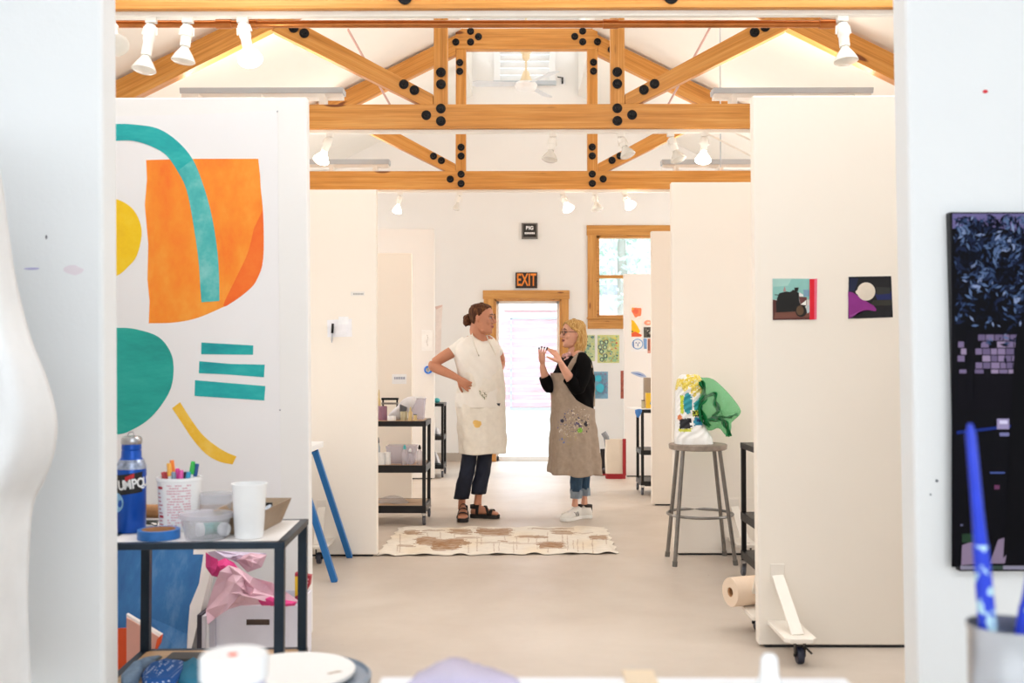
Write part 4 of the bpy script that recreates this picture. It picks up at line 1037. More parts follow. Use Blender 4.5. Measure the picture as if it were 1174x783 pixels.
for z in (h-.034, .045): mb.add([onc(-.85, z), onc(-.5, z), onc(-.5, z+.008), onc(-.85, z+.008)], [(0,1,2,3)])
for i in range(9):
    z = h-.05-i*.0125; w = R.uniform(.16, .33); mb.add([onc(-.85, z), onc(-.85+w, z), onc(-.85+w, z+.003), onc(-.85, z+.003)], [(0,1,2,3)])
mb.build('fact_panel', 'print_red', t)
for i, (px, py, col, nm, lean, back) in enumerate(((190, 541, 'B03038', 'dark red', -.35, 0), (193.5, 531, 'F2B04A', 'pale orange', -.22, -.01), (197, 527.5, 'F08426', 'orange', -.12, .012), (199, 541, '7A8EA0', 'grey-blue', .05, -.02), (203.5, 537, 'D83A96', 'magenta', -.1, .0), (208, 539, 'E258A6', 'pink', .15, -.012), (216.5, 541, '2F96C4', 'sky blue', .2, -.01), (221.5, 529, '2FB34A', 'green', .28, .0), (226, 531.5, '1F4E8C', 'navy blue', .38, .012), (187, 541, 'C8484A', 'brick red', -.4, .02), (213, 541, '222A3A', 'black', .1, .015))):
    tp = P(px, py, q.y+back); bt = Vector((q.x+(tp.x-q.x)*.35, q.y+back, ZI+.012)); d = (tp-bt).normalized()
    m_ = thing('felt_marker', '%s felt marker standing in the white tub' % nm, 'marker', tuple(bt), 0, 'felt markers in the tub')
    rr = .0075
    L_ = (tp-bt).length
    MB().lathe([(0, 0), (rr*.85, 0), (rr*.85, L_-.04), (0, L_-.04)], bt, d, 12).build('barrel', 'white_plastic', m_, smooth=True)
    MB().lathe([(0, L_-.042), (rr, L_-.042), (rr*1.05, L_-.03), (rr*.95, L_-.002), (rr*.8, L_), (0, L_)], bt, d, 12).build('cap', mat('cap_'+nm, col, .35), m_, smooth=True)

def deli(name, label, cat, px, py, rt, rb_, h, m, lid=None, extra=None, flat=1.0):
    q = at(px, py); c = (q.x, q.y, ZI)
    t = thing(name, label, cat, c)
    MB().lathe([(0, 0), (rb_, 0), (rb_+.002, .003), (rt, h-.006), (rt+.003, h-.005), (rt+.003, h), (rt-.0015, h), (rb_-.001, .005), (0, .005)], c, n=36).build('cup', m, t, smooth=True)
    if lid: MB().lathe([(0, h+.001), (rt-.004, h+.001), (rt, h+.005), (rt+.005, h+.004), (rt+.006, h-.010), (rt+.004, h-.010)], c, n=36, cap1=False).build('lid', lid, t, smooth=True)
    return t, Vector(c)
s = F_PX/at(247, 597).y
deli('clear_container', 'clear round plastic container behind the lidded one', 'container', 247, 601, 18.5/s, 16/s, .112, 'clear_plastic')
q = at(236, 614); s = F_PX/q.y
t, c = deli('lidded_container', 'squat translucent container with a white lid holding two paint pots, on the near cart', 'container', 236, 614, 28/s, 22/s, .075, 'clear_plastic', lid='milky_plastic')
for i, (dx, dy, col, nm) in enumerate(((-.028, .0, '2FA7A0', 'teal'), (.018, .006, '0E8C78', 'green'))):
    o = thing('paint_pot', '%s paint pot with white cap lying in the lidded container' % nm, 'paint pot', (c.x+dx, c.y+dy, ZI+.006), 0, 'paint pots in the container')
    p0 = Vector((c.x+dx+.02, c.y+dy+.02, ZI+.026)); d = Vector((-.75, -.66, 0)).normalized() if i == 0 else Vector((.8, -.6, 0)).normalized()
    p0 = p0 - d*.03
    MB().lathe([(0, 0), (.019, 0), (.019, .04), (0, .04)], p0, d, 20).build('pot', mat('pot_'+nm, col, .3), o, smooth=True)
    MB().lathe([(0, .04), (.0205, .04), (.0205, .055), (.018, .057), (0, .057)], p0, d, 24).build('cap', 'white_plastic', o, smooth=True)
# white cup
q = at(285.5, 611); s = F_PX/q.y
deli('tall_cup', 'tall plain white cup standing at the front of the near cart', 'cup', 285.5, 612.5, 19.3/s, 15.2/s, (616-555)/s, 'white_plastic')
# blue masking tape lying flat
q = at(182, 613.5); s = F_PX/q.y
t = thing('masking_tape', 'roll of blue masking tape lying flat at the front edge of the near cart', 'tape', (q.x, q.y, ZI))
ra = 23.5/s
MB().lathe([(ra*.80, 0), (ra, 0), (ra, .028), (ra*.80, .028), (ra*.80, 0)], (q.x, q.y, ZI), n=40, cap0=False, cap1=False).build('tape', mat('masking_blue', '2A6FB8', .5, 0, .25, 25), t, smooth=True)
MB().lathe([(ra*.76, 0), (ra*.80, 0), (ra*.80, .028), (ra*.76, .028), (ra*.76, 0)], (q.x, q.y, ZI), n=40, cap0=False, cap1=False).build('core', 'core_brown', t, smooth=True)
# cardboard tube lying at the back
A = at(120, 589.5+6); yb = NCY[1]+.0
A = P(125, 580, yb); B = P(262, 580, yb)
t = thing('cardboard_tube', 'brown cardboard tube lying along the back of the near cart', 'tube', (A.x, yb, ZC))
MB().cyl((A.x, yb, ZC+.028), (B.x, yb, ZC+.028), .024, n=24).build('tube', 'core_brown', t, smooth=True)
# tangle of wire
q = at(172, 600); mb = MB(); R = random.Random(3); pts = [(q.x+R.uniform(-.045, .04), q.y+R.uniform(-.03, .03), ZI+R.uniform(.004, .018)) for _ in range(16)]
mb.tube(smoothpts(pts, 6), .0022, 6)
top(mb, 'wire_tangle', mat('wire_dark', '4A4E48', .4, .6, .4, 60), 'little tangle of dark wire between the blue bottle and the marker tub', 'wire', smooth=True)
# tapered metal tray
f0 = PH(259, 611.5, ZC); f1 = PH(300, 611.5, ZC); bk = PH(330, 597, ZC)
zt = P(300, 585, f1.y-.02).z; x0, x1 = f0.x, f1.x; y0, y1 = f0.y+.0, NCY[1]-.0
y0 = at(0, 609).y; zt = ZC+.085
xr0 = PH(301, 609, ZC).x; xr1 = PH(331, 597, ZC).x
t = thing('baking_tray', 'deep tapered brown metal tray of odds and ends behind the white cup', 'tray', ((x0+xr0)/2, (y0+y1)/2, ZI))
y1 = PH(331, 597, ZC).y
bot = [Vector((x0, y0, ZI)), Vector((xr0, y0, ZI)), Vector((xr1-.02, y1-.02, ZI)), Vector((x0, y1-.02, ZI))]
tp = [Vector((x0-.03, y0-.012, zt)), P(305.5, 586, y0), P(334.5, 569.5, y1+.01), Vector((x0-.03, y1+.01, zt))]
zt2 = tp[1].z; 
for v in tp: v.z = (tp[1].z+tp[2].z)/2 if v in (tp[0],) else v.z
zz = (P(305.5, 586, y0).z+P(334.5, 569.5, y1+.01).z)/2
for v in tp: v.z = zz
mb = MB()
mb.rings([bot, tp], True, False); ins = [v.lerp(sum(tp, Vector())/4, .04) for v in tp]; inb = [v.lerp(sum(bot, Vector())/4, .05)+Vector((0,0,.004)) for v in bot]
mb.rings([tp, ins, inb], False, True); mb.build('tray', mat('tray_brown', 'A08A72', .45, .5, .15, 15), t)
mb = MB(); R = random.Random(8); cc = sum(inb, Vector())/4
mb.grid(lambda u, v: tuple(inb[0].lerp(inb[1], .1+u*.8).lerp(inb[3].lerp(inb[2], .1+u*.8), .1+.8*v)+Vector((0,0,.045+.012*math.sin(u*9+v*7)+.008*math.sin(v*17)))), 20, 20)
top(mb, 'folded_paper', mat('paper_bluegrey', 'C4CCD8', .8, 0, .1, 20), 'bluish grey folded paper lying in the brown tray', 'paper', smooth=True)
p_ = P(308, 576, (y0+y1)/2+.06); MBp = MB().bx(p_.x-.012, p_.x+.012, p_.y-.005, p_.y+.005, zz-.014, zz-.004)
top(MBp, 'black_clip', 'black_iron', 'tiny black clip on the paper in the brown tray', 'clip')

# ================================================================ UNDER AND BEHIND THE NEAR CART
# blue painting leaning on the partition
Yp = 4.18
t = thing('blue_painting', 'large blue painted paper with a cream edge leaning behind the near cart', 'painting', (P(185, 700, Yp).x, Yp, 0))
brushed('paint_navy', '1F4F86', '2F6AA0', '6C93BC', 3, (2.2, 1, .8)); mat('edge_cream', 'E6DCD6', .8); mat('salmon', 'E9AFA0', .7); mat('paint_vermilion', 'EE5A28', .6)
def lean(p): x, y = p; q = P(x, y, Yp); return q
pl = [(95, 628), (241, 628), (240, 650), (232, 690), (226, 730), (225, 800), (95, 800)]
def leanp(pts, off):
    out = []
    for x, y in pts:
        q = P(x, y, Yp); q = P(x, y, Yp + .22*(q.z/.55)-.1 - off); q.z = max(q.z, .002); out.append(q)
    return out
MB().prism(leanp(pl, 0), (0, .004, 0)).build('painted_sheet', 'paint_navy', t)
MB().prism(leanp([(222, 628), (248, 628), (246, 655), (236, 700), (229, 745), (228, 800), (213, 800), (214, 735), (218, 690)], .003), (0, .0025, 0)).build('cream_edge', 'edge_cream', t)
t = thing('salmon_paper', 'folded salmon paper with a vermilion edge, low in front of the blue painting', 'paper', (P(155, 740, 3.9).x, 3.9, 0))
Yq = 3.9
MB().prism([P(145, 708, Yq), P(183, 731, Yq), P(177, 748, Yq), P(172, 800, Yq), P(145, 800, Yq)], (0, .02, .0)).build('sheet', 'salmon', t)
MB().prism([P(145, 704, Yq+.01), P(185, 728, Yq+.01), P(183, 733, Yq), P(145, 715, Yq)], (0, .02, 0)).build('fold', 'edge_cream', t)
MB().prism([P(185, 728, Yq-.004), P(183, 738, Yq-.004), P(177, 748, Yq-.004), P(180, 733, Yq-.004)], (0, .02, 0)).build('vermilion_edge', 'paint_vermilion', t)
t = thing('orange_card', 'orange card standing at the left doorway edge under the near cart', 'card', (P(138, 740, 4.0).x, 4.0, 0))
MB().prism([P(108, 722, 4.0), P(145, 720, 4.0), P(146, 800, 4.0), P(108, 800, 4.0)], (0, .004, 0)).build('card', 'paint_vermilion', t)
# white carton
Yc = 4.02
a = P(248, 694, Yc); b_ = P(341, 694, Yc); zt = a.z
t = thing('white_carton', 'open white cardboard carton with a hand hole, pink paper spilling over it', 'carton', ((a.x+b_.x)/2, Yc+.13, 0))
h0 = P(282, 710, Yc); h1 = P(309, 717, Yc); th = .006
mb = MB(); X0, X1 = a.x, b_.x
mb.bx(X0, h0.x, Yc, Yc+th, 0, zt); mb.bx(h1.x, X1, Yc, Yc+th, 0, zt); mb.bx(h0.x, h1.x, Yc, Yc+th, 0, h1.z); mb.bx(h0.x, h1.x, Yc, Yc+th, h0.z, zt)
mb.build('front_panel', mat('carton_white', 'E9E7F0', .7), t)
MB().bx(X0+.02, X1-.02, Yc+.02, Yc+.024, .03, zt-.02).build('hole_shade_sheet', mat('hole_shade_brown', '6A5548', .8), t)  # brown sheet added behind the hand hole to stand for its shade
mb = MB(); mb.bx(X0, X0+th, Yc+th, Yc+.27, 0, zt); mb.bx(X1-th, X1, Yc+th, Yc+.27, 0, zt); mb.bx(X0, X1, Yc+.27, Yc+.276, 0, zt); mb.bx(X0, X1, Yc, Yc+.27, 0, .005); mb.build('side_panel', 'carton_white', t)
# boards beside the carton
for i, (x0_, x1_, nm, col) in enumerate(((226, 231, 'dark board edge', '3A3440'), (231.5, 236, 'pale grey board', 'DAD6DE'), (236.5, 240, 'white board', 'EDEBF0'), (240.5, 246, 'grey-lilac board', 'C6C2CE'))):
    A = P(x0_, 705, 4.0); B = P(x1_, 705, 4.0)
    mb = MB(); mb.bx(A.x, B.x, 4.0, 4.22, 0, A.z-.01*i*.5)
    top(mb, 'art_board', mat('board_'+str(i), col, .6), nm + ' standing upright between the blue painting and the white carton', 'board', 'boards beside the carton')
# pink crumpled paper
mat('pink_pale', 'E9BFCB', .75, 0, .08, 10); mat('pink_hot', 'DB3C84', .7); mat('lilac_paper', 'D8C8DC', .75)
t = thing('pink_paper', 'crumpled pale pink and hot pink paper bulging out of the white carton', 'paper', (P(290, 690, 4.08).x, 4.1, zt))
def crumple(poly, Yc_, name, m, seed, amp=.03, label=None):
    R = random.Random(seed); pts = [Vector((x, y, 0)) for x, y in poly]; cx = sum(p.x for p in pts)/len(pts); cy = sum(p.y for p in pts)/len(pts)
    RR = []
    for s_ in (1.0, .72, .42, .14):
        RR.append([P(cx+(p.x-cx)*s_+R.uniform(-3, 3)*(s_ < 1), cy+(p.y-cy)*s_+R.uniform(-3, 3)*(s_ < 1), Yc_-(1-s_)*.06+R.uniform(-amp, amp)) for p in pts])
    mb = MB(); mb.rings(RR, False, True); return mb.build(name, m, t, solid=.002, label=label)
crumple([(238, 716), (236, 700), (245, 672), (252, 655), (262, 648), (275, 652), (290, 662), (312, 668), (330, 680), (344, 690), (330, 695), (300, 693), (275, 694), (262, 698), (250, 706)], 3.98, 'crumpled_sheet', 'pink_pale', 2)
crumple([(238, 633), (252, 632), (280, 633), (305, 634), (302, 640), (285, 650), (262, 640), (248, 646)], 4.2, 'crumpled_sheet', 'lilac_paper', 3, .01)
crumple([(236, 633), (246, 645), (258, 640), (268, 645), (280, 660), (270, 662), (252, 662), (243, 660), (236, 650)], 4.12, 'hot_pink_sheet', 'pink_hot', 4, .01, 'hot pink sheet')
crumple([(296, 688), (306, 684), (340, 690), (338, 694), (300, 694)], 3.95, 'hot_pink_sheet', 'pink_hot', 6, .005, 'hot pink sheet')
crumple([(268, 640), (288, 634), (306, 636), (300, 650), (284, 656)], 4.16, 'crumpled_sheet', 'pink_pale', 7, .01)
# small package
q = P(343, 690, 4.05)
t = thing('snack_package', 'small red and yellow printed package beside the white carton', 'package', (q.x, 4.08, q.z))
pk = lambda pts, d_: [P(x, y, 4.08-d_) for x, y in pts]
MB().prism(pk([(338, 657), (356.5, 660), (355, 671), (344, 690), (338, 689)], 0), (0, .03, 0)).build('box', mat('pack_red', 'A8283A', .4), t)
MB().prism(pk([(338, 661), (346.5, 661), (346, 680), (338, 684)], .001), (0, .001, 0)).build('yellow_panel', mat('pack_yellow', 'EDC02C', .4), t)
MB().prism(pk([(341.5, 664), (344.5, 664), (344, 672), (341.5, 673)], .002), (0, .001, 0)).build('black_mark', 'label_black', t)
mb = MB()
for (x, y, w_, h_) in ((348, 663, 6, 2.4), (348, 667, 5.4, 2), (347.5, 671, 5, 2.4), (347, 675.5, 3.6, 2)): mb.prism(pk([(x, y), (x+w_, y+.5), (x+w_-.3, y+h_), (x, y+h_)], .002), (0, .001, 0))
mb.build('printed_block', 'print_rose', t)
# things on the lower shelf of the near cart
zs = .235
def sheetcloth(name, label, poly, z, m, seed, amp=.012, cat='cloth'):
    R = random.Random(seed); pts = [PH(x, y, z) for x, y in poly]; c = sum(pts, Vector())/len(pts); RR = []
    for s_ in (1.0, .85, .65, .42, .2, .05):
        RR.append([Vector((c.x+(p.x-c.x)*s_, c.y+(p.y-c.y)*s_, z+.002+(amp*(1.2-s_)*1.6 if s_ < 1 else 0)+R.uniform(0, amp)*(s_ < 1))) for p in pts])
    return top(MB().rings(RR, False, True), name, m, label, cat, smooth=True, solid=.002, angle=180)
m, nt, b = newmat('dotted_blue'); vo = node(nt, 'ShaderNodeTexVoronoi'); vo.inputs['Scale'].default_value = 75; vo.inputs['Randomness'].default_value = 0
nt.links.new(coords(nt), vo.inputs['Vector']); nt.links.new(ramp(nt, vo.outputs['Distance'], [(.24, lin('C9DCF4')), (.30, lin('1F5CA8'))]), b.inputs['Base Color']); b.inputs['Roughness'].default_value = .8; M['dotted_blue'] = m
mat('cloth_slate', '7E98B4', .85, 0, .3, 22); mat('cloth_teal', '2E7FA0', .8, 0, .15, 12)
sheetcloth('slate_rag', 'slate blue paint rag lying flat on the lower shelf of the near cart', [(139, 775), (150, 766), (170, 758), (186, 754), (176, 762), (165, 768), (158, 785), (139, 790)], zs, 'cloth_slate', 1)
sheetcloth('dotted_cloth', 'bright blue dotted cloth bunched on the lower shelf of the near cart', [(162, 776), (172, 766), (190, 760), (212, 760), (214, 772), (200, 786), (176, 792), (164, 788)], zs+.004, 'dotted_blue', 2, .016)
sheetcloth('teal_cloth', 'teal cloth at the right of the dotted cloth on the lower shelf', [(206, 764), (222, 758), (235, 762), (238, 780), (214, 792), (204, 784)], zs, 'cloth_teal', 3)
a = PH(188, 760, zs); b_ = PH(236, 751, zs)
top(MB().bx(a.x, b_.x, a.y, b_.y-.01, zs+.0005, zs+.014), 'dark_tray', mat('tray_dark', '4A4846', .5), 'dark flat tray at the back of the lower shelf of the near cart', 'tray', bevel=.003)

# ================================================================ NEAR ROOM FOREGROUND
# big dark glossy panel on the right, its reflection painted on as colour
Yf = Y_OPEN0
a = P(1089, 243, Yf-.03); b_ = P(1100, 655, Yf-.03)
XR_ = a.x+.62
def xl(z): return a.x+(b_.x-a.x)*(a.z-z)/(a.z-b_.z)
t = thing('glossy_panel', 'large dark glossy panel with a painted reflection of a night-blue tree and shingled wall, hung right of the doorway', 'picture', ((a.x+XR_)/2, Yf, b_.z))
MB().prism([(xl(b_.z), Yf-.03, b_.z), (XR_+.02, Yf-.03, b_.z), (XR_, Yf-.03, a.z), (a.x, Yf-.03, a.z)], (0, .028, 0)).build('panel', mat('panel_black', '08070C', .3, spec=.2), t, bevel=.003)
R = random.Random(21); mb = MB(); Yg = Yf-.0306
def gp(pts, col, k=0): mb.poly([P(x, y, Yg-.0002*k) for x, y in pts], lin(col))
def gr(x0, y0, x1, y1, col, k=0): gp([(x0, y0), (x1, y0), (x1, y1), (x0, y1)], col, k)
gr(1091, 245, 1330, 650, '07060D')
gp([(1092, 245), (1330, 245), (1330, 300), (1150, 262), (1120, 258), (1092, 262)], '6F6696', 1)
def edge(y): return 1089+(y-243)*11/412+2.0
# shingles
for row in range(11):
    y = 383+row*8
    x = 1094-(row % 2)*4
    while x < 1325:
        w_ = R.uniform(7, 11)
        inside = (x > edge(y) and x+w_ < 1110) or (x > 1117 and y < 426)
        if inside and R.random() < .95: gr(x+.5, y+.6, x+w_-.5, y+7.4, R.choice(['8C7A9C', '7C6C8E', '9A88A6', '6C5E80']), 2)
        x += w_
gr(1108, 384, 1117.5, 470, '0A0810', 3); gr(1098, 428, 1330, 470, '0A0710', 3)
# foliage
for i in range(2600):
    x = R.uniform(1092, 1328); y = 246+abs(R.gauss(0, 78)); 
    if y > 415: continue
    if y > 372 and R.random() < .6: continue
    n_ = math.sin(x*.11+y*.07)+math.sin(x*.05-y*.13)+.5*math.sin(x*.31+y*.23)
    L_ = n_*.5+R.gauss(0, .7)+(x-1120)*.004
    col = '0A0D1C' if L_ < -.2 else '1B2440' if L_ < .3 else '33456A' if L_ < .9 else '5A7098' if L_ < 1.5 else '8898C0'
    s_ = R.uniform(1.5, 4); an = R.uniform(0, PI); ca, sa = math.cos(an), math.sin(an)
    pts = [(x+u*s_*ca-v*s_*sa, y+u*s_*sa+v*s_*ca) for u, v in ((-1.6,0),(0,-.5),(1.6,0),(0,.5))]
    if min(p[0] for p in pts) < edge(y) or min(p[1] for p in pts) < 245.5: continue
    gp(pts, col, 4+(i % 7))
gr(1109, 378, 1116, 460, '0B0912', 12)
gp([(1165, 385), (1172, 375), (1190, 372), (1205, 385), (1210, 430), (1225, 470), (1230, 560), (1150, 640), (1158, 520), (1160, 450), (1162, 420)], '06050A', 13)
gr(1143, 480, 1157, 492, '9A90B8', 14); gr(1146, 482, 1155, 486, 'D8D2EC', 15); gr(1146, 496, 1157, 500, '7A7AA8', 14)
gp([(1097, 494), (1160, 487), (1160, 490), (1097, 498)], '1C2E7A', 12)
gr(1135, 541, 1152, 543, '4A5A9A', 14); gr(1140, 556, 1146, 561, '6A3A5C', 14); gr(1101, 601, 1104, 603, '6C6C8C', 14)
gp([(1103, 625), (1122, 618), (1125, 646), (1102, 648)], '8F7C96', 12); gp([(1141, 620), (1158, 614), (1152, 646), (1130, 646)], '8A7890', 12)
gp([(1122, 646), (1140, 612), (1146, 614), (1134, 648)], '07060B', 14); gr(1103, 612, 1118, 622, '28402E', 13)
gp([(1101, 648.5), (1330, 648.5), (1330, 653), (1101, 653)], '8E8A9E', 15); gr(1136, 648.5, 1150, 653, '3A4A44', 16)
mb.build('painted_reflection', 'painted_gloss', t)  # reflected tree, wall and ground laid on as coloured polygons
# small marks on the near walls
def mark(name, label, px, py, w_, h_, col, cat='mark'):
    q = P(px, py, Yf-.0012); R = random.Random(int(px)); n = 9
    pts = [Vector((q.x+w_*math.cos(2*PI*k/n)*R.uniform(.6, 1), Yf-.0016, q.z+h_*math.sin(2*PI*k/n)*R.uniform(.6, 1))) for k in range(n)]
    top(MB().prism(pts, (0, .0012, 0)), name, mat('mark_'+col, col, .7), label, cat)
mark('red_sticker', 'tiny red dot stuck high on the white wall above the dark panel', 1130, 105, .009, .007, 'D8303A', 'sticker')
mark('paint_smudge', 'small dark smudge on the white wall left of the dark panel', 1074, 551, .006, .005, '5A6068')
mark('paint_smudge', 'tiny grey smudge, lower of two left of the dark panel', 1067, 567, .004, .004, '8A9096')
mark('nail_hole', 'tiny dark nail mark on the left white wall', 53, 272, .003, .008, '4A4A50')
mark('paint_smudge', 'faint lilac paint smear on the left white wall', 36, 308, .030, .003, 'B9B4E0')
mark('paint_smudge', 'faint pinkish paint smear on the left white wall, right of the lilac one', 84, 309, .035, .018, 'ECE2E8')

# hanging white cloth at far left
t = None
bnd = [(-2, 120), (3, 215), (12, 280), (24, 345), (40, 400), (56, 440), (65, 478), (66, 500)]
Yk = 2.45
edgeR = smoothpts([Vector((x, y, 0)) for x, y in ((-10, 150), (3, 215), (10, 270), (20, 330), (36, 390), (54, 435), (65, 480), (62, 520), (50, 552), (38, 580), (33, 640), (32, 700), (36, 800))], 5)
N = len(edgeR)
def clothfn(u, v):
    i = min(int(v*(N-1)), N-2); f = v*(N-1)-i; e = edgeR[i].lerp(edgeR[i+1], f)
    x = e.x*u + (-160)*(1-u); y = e.y+ (1-u)*-40*(1-v)
    p = P(x, y, Yk + .10*math.sin(u*6+v*2)*(1-u*.3) - .12*math.exp(-((u-1)/.12)**2)*0 + .05*math.cos(u*11+v))
    return p
top(MB().grid(clothfn, 40, 60), 'hanging_cloth', mat('cloth_white', 'F0F1F2', .85, bump=.15, bs=90), 'white canvas cloth hanging loosely at the far left edge', 'cloth', smooth=True, solid=.003, angle=180)

# table along the bottom
ZT = .76
t = thing('work_table', 'white work table in the foreground, mostly below the picture', 'table', (0, .95, 0))
MB().bx(-1.3, 1.3, .5, 1.43, ZT-.03, ZT).build('tabletop', 'white_plastic', t, bevel=.004)
for x in (-1.22, 1.22):
    for y in (.56, 1.37): MB().bx(x-.02, x+.02, y-.02, y+.02, 0, ZT-.03).build('leg', 'grey_steel', t)
a = PH(437, 775.5, ZT+.012); b_ = PH(968, 775.5, ZT+.012)
top(MB().bx(a.x, b_.x, 1.15, a.y, ZT+.0005, ZT+.012), 'white_board', mat('board_white', 'F6F4F6', .6), 'white board lying on the foreground table', 'board', bevel=.003)
a = PH(715, 776, ZT+.014); top(MB().bx(a.x, a.x+.045, 1.2, 1.47, ZT+.0125, ZT+.0165), 'cream_card', mat('card_cream', 'EBD3B4', .7), 'cream strip of card lying on the white foreground board', 'card')
q = P(525, 777, 1.40)
t = None
MBp = MB(); R = random.Random(13); out = sm([(462, 792), (478, 776), (495, 766), (515, 757), (532, 760), (552, 767), (575, 774), (592, 780), (600, 792)], 3)
RR = []
for j in range(8):
    a_ = -PI/2+PI*j/7; RR.append([Vector((P(530+(x-530)*max(math.cos(a_), .25), 792+(y-792)*max(math.cos(a_), .2), 1.40).x, 1.37+.075*math.sin(a_)+R.uniform(-.006, .006), max(ZT+.0135, P(x, 792+(y-792)*max(math.cos(a_), .2), 1.37).z))) for x, y in out])
top(MBp.rings(RR, True, True, closed=True), 'crumpled_film', 'purple_film', 'crumpled translucent purple plastic on the white foreground board', 'plastic', smooth=True, angle=180)
q = P(882, 775, 1.33)
top(MB().lathe([(0, 0), (.024, 0), (.024, P(0, 790, 1.33).z-ZT-.02), (.012, P(0, 782, 1.33).z-ZT), (.011, P(0, 764, 1.33).z-ZT), (.007, P(0, 759, 1.33).z-ZT), (0, P(0, 759, 1.33).z-ZT)], (q.x, 1.33, ZT+.0125), n=24), 'squeeze_bottle', 'white_plastic', 'white nozzle of a small bottle on the right of the foreground table', 'bottle', smooth=True)
# jar with white lid
Yj = 1.27; c = P(268.5, 755, Yj); s = F_PX/Yj; rj = 38/s; zl = P(268, 749, Yj).z
t = thing('jar', 'out-of-focus jar with a white lid marked by a red dab, in the foreground', 'jar', (c.x, Yj, ZT))
hj = zl-ZT
MB().lathe([(0, 0), (rj*.9, 0), (rj*.92, .004), (rj*.92, hj-.03), (0, hj-.03)], (c.x, Yj, ZT), n=32).build('glass', mat('jar_lilac', 'C9C4DC', .3, 0, .15, 20), t, smooth=True)
MB().lathe([(0, hj-.03), (rj, hj-.03), (rj*1.01, hj-.004), (rj*.96, hj), (0, hj)], (c.x, Yj, ZT), n=40).build('lid', 'white_plastic', t, smooth=True)
MB().lathe([(0, hj), (.006, hj), (.006, hj+.001), (0, hj+.001)], (c.x-.0, Yj-.006, ZT), n=12).build('paint_dab', 'paint_vermilion', t)
# bin with the white disc
Yb_ = 2.06
c = PH(341, 766, .60); 
t = thing('grey_bin', 'blue-grey plastic bin with a round white paint-spotted lid board, lower left', 'bin', (c.x, c.y, 0))
rB = 83*c.y/F_PX
MB().lathe([(0, 0), (rB*.78, 0), (rB*.80, .01), (rB*.94, .55), (rB*1.0, .56), (rB*1.01, .583), (rB*.97, .588), (rB*.95, .58), (0, .57)], (c.x, c.y, 0), n=56).build('tub', mat('bin_grey', '8F9AA8', .4, 0, .08, 9), t, smooth=True)
m, nt, b = newmat('disc_white'); v = coords(nt)
cc = mix(nt, ramp(nt, noise(nt, v, 16, 2), [(.70, (0,0,0,1)), (.74, (1,1,1,1))]), lin('F2EEEA'), lin('A88C72')); nt.links.new(cc, b.inputs['Base Color']); b.inputs['Roughness'].default_value = .45; M['disc_white'] = m
top(MB().lathe([(0, 0), (rB*.86, 0), (rB*.87, .003), (rB*.865, .008), (0, .008)], (c.x-.012, c.y, .5885), n=56), 'round_board', 'disc_white', 'round white board spotted with brown paint lying on the grey bin', 'board', smooth=True)
# metal can of brushes, right
Yn = 1.30; s = F_PX/Yn; c = P(1158, 720, Yn); rC = 45/s; zt = P(1158, 716, Yn).z
t = thing('tin_can', 'silver tin can holding paint brushes, blurred at the lower right', 'can', (c.x, Yn, ZT))
hC = zt-ZT
MB().lathe([(0, 0), (rC, 0), (rC*1.03, .003), (rC*.99, .006)]+[(rC*(.985+.01*(k % 2)), .02+k*.006) for k in range(int((hC-.04)/.006))]+[(rC*.99, hC-.01), (rC*1.03, hC-.004), (rC*1.03, hC), (rC*.97, hC), (rC*.96, .01), (0, .01)], (c.x, Yn, ZT), n=48).build('can', mat('tin', 'C2C4C8', .3, .85, .08, 12), t, smooth=True)
mat('brush_blue', '1638C8', .3, 0, .1, 30); mat('brush_splash', '8FB8A8', .6, 0, .5, 60)
def brush(pt, pb, Yt, label, r0=.0075, col='brush_blue'):
    T_ = P(pt[0], pt[1], Yt); B_ = P(pb[0], pb[1], Yn-.0); B_ = Vector((min(max(B_.x, c.x-rC*.8), c.x+rC*.8), Yn, ZT+.02))
    T_ = T_; m_ = thing('paint_brush', label, 'brush', tuple(B_), 0, None); d_ = (B_-T_)
    MB().tube([T_, T_+d_*.04, T_+d_*.3, T_+d_*.6, T_+d_*.95], [r0*.35, r0*.75, r0*.85, r0*1.25, r0*1.0], 14).build('handle', col, m_, smooth=True)
    MB().tube([T_+d_*.42, T_+d_*.72], [r0*1.13, r0*1.33], 14).build('paint_splashes', 'brush_splash' if 0 else 'brush_mark', m_, smooth=True)
    return m_
m, nt, b = newmat('brush_mark'); v = coords(nt)
cc = mix(nt, ramp(nt, noise(nt, v, 45, 2), [(.56, (0,0,0,1)), (.6, (1,1,1,1))]), lin('1638C8'), lin('B4D8E8')); nt.links.new(cc, b.inputs['Base Color']); M['brush_mark'] = m
brush((1112, 486), (1140, 770), Yn-.02, 'long blue-handled paint brush leaning left in the tin can', .0085)
brush((1190, 610), (1160, 770), Yn+.02, 'blue paint brush leaning right in the tin can, splashed with white', .0085)

# ================================================================ ON THE BLACK CARTS
def simple_jar(name, label, cat, c, r, h, m, lid=None, lidm='white_plastic', group=None, neck=None):
    t = thing(name, label, cat, tuple(c), 0, group)
    prof = [(0, 0), (r, 0), (r, h*.9 if not neck else h*.7)] + ([(r*.45, h*.82), (r*.4, h*.88), (0, h*.88)] if neck else [(r*.95, h), (0, h)])
    MB().lathe(prof, c, n=20).build('body', m, t, smooth=True)
    if lid: MB().lathe([(0, h*.86 if neck else h), (r*(.5 if neck else 1.05), h*.86 if neck else h), (r*(.5 if neck else 1.05), h*(.97 if neck else 1.1)), (r*.2 if neck else r, h*(1.1 if neck else 1.12)), (0, h*1.12)], c, n=20).build('cap', lidm, t, smooth=True)
    return t
mat('tin_tan', 'B6AC8E', .4, .5, .1); mat('lid_dark', '55565C', .5); mat('bottle_gold', 'D9C08A', .4); mat('teal_cap', '4FB8BC', .4)
ZA = .784
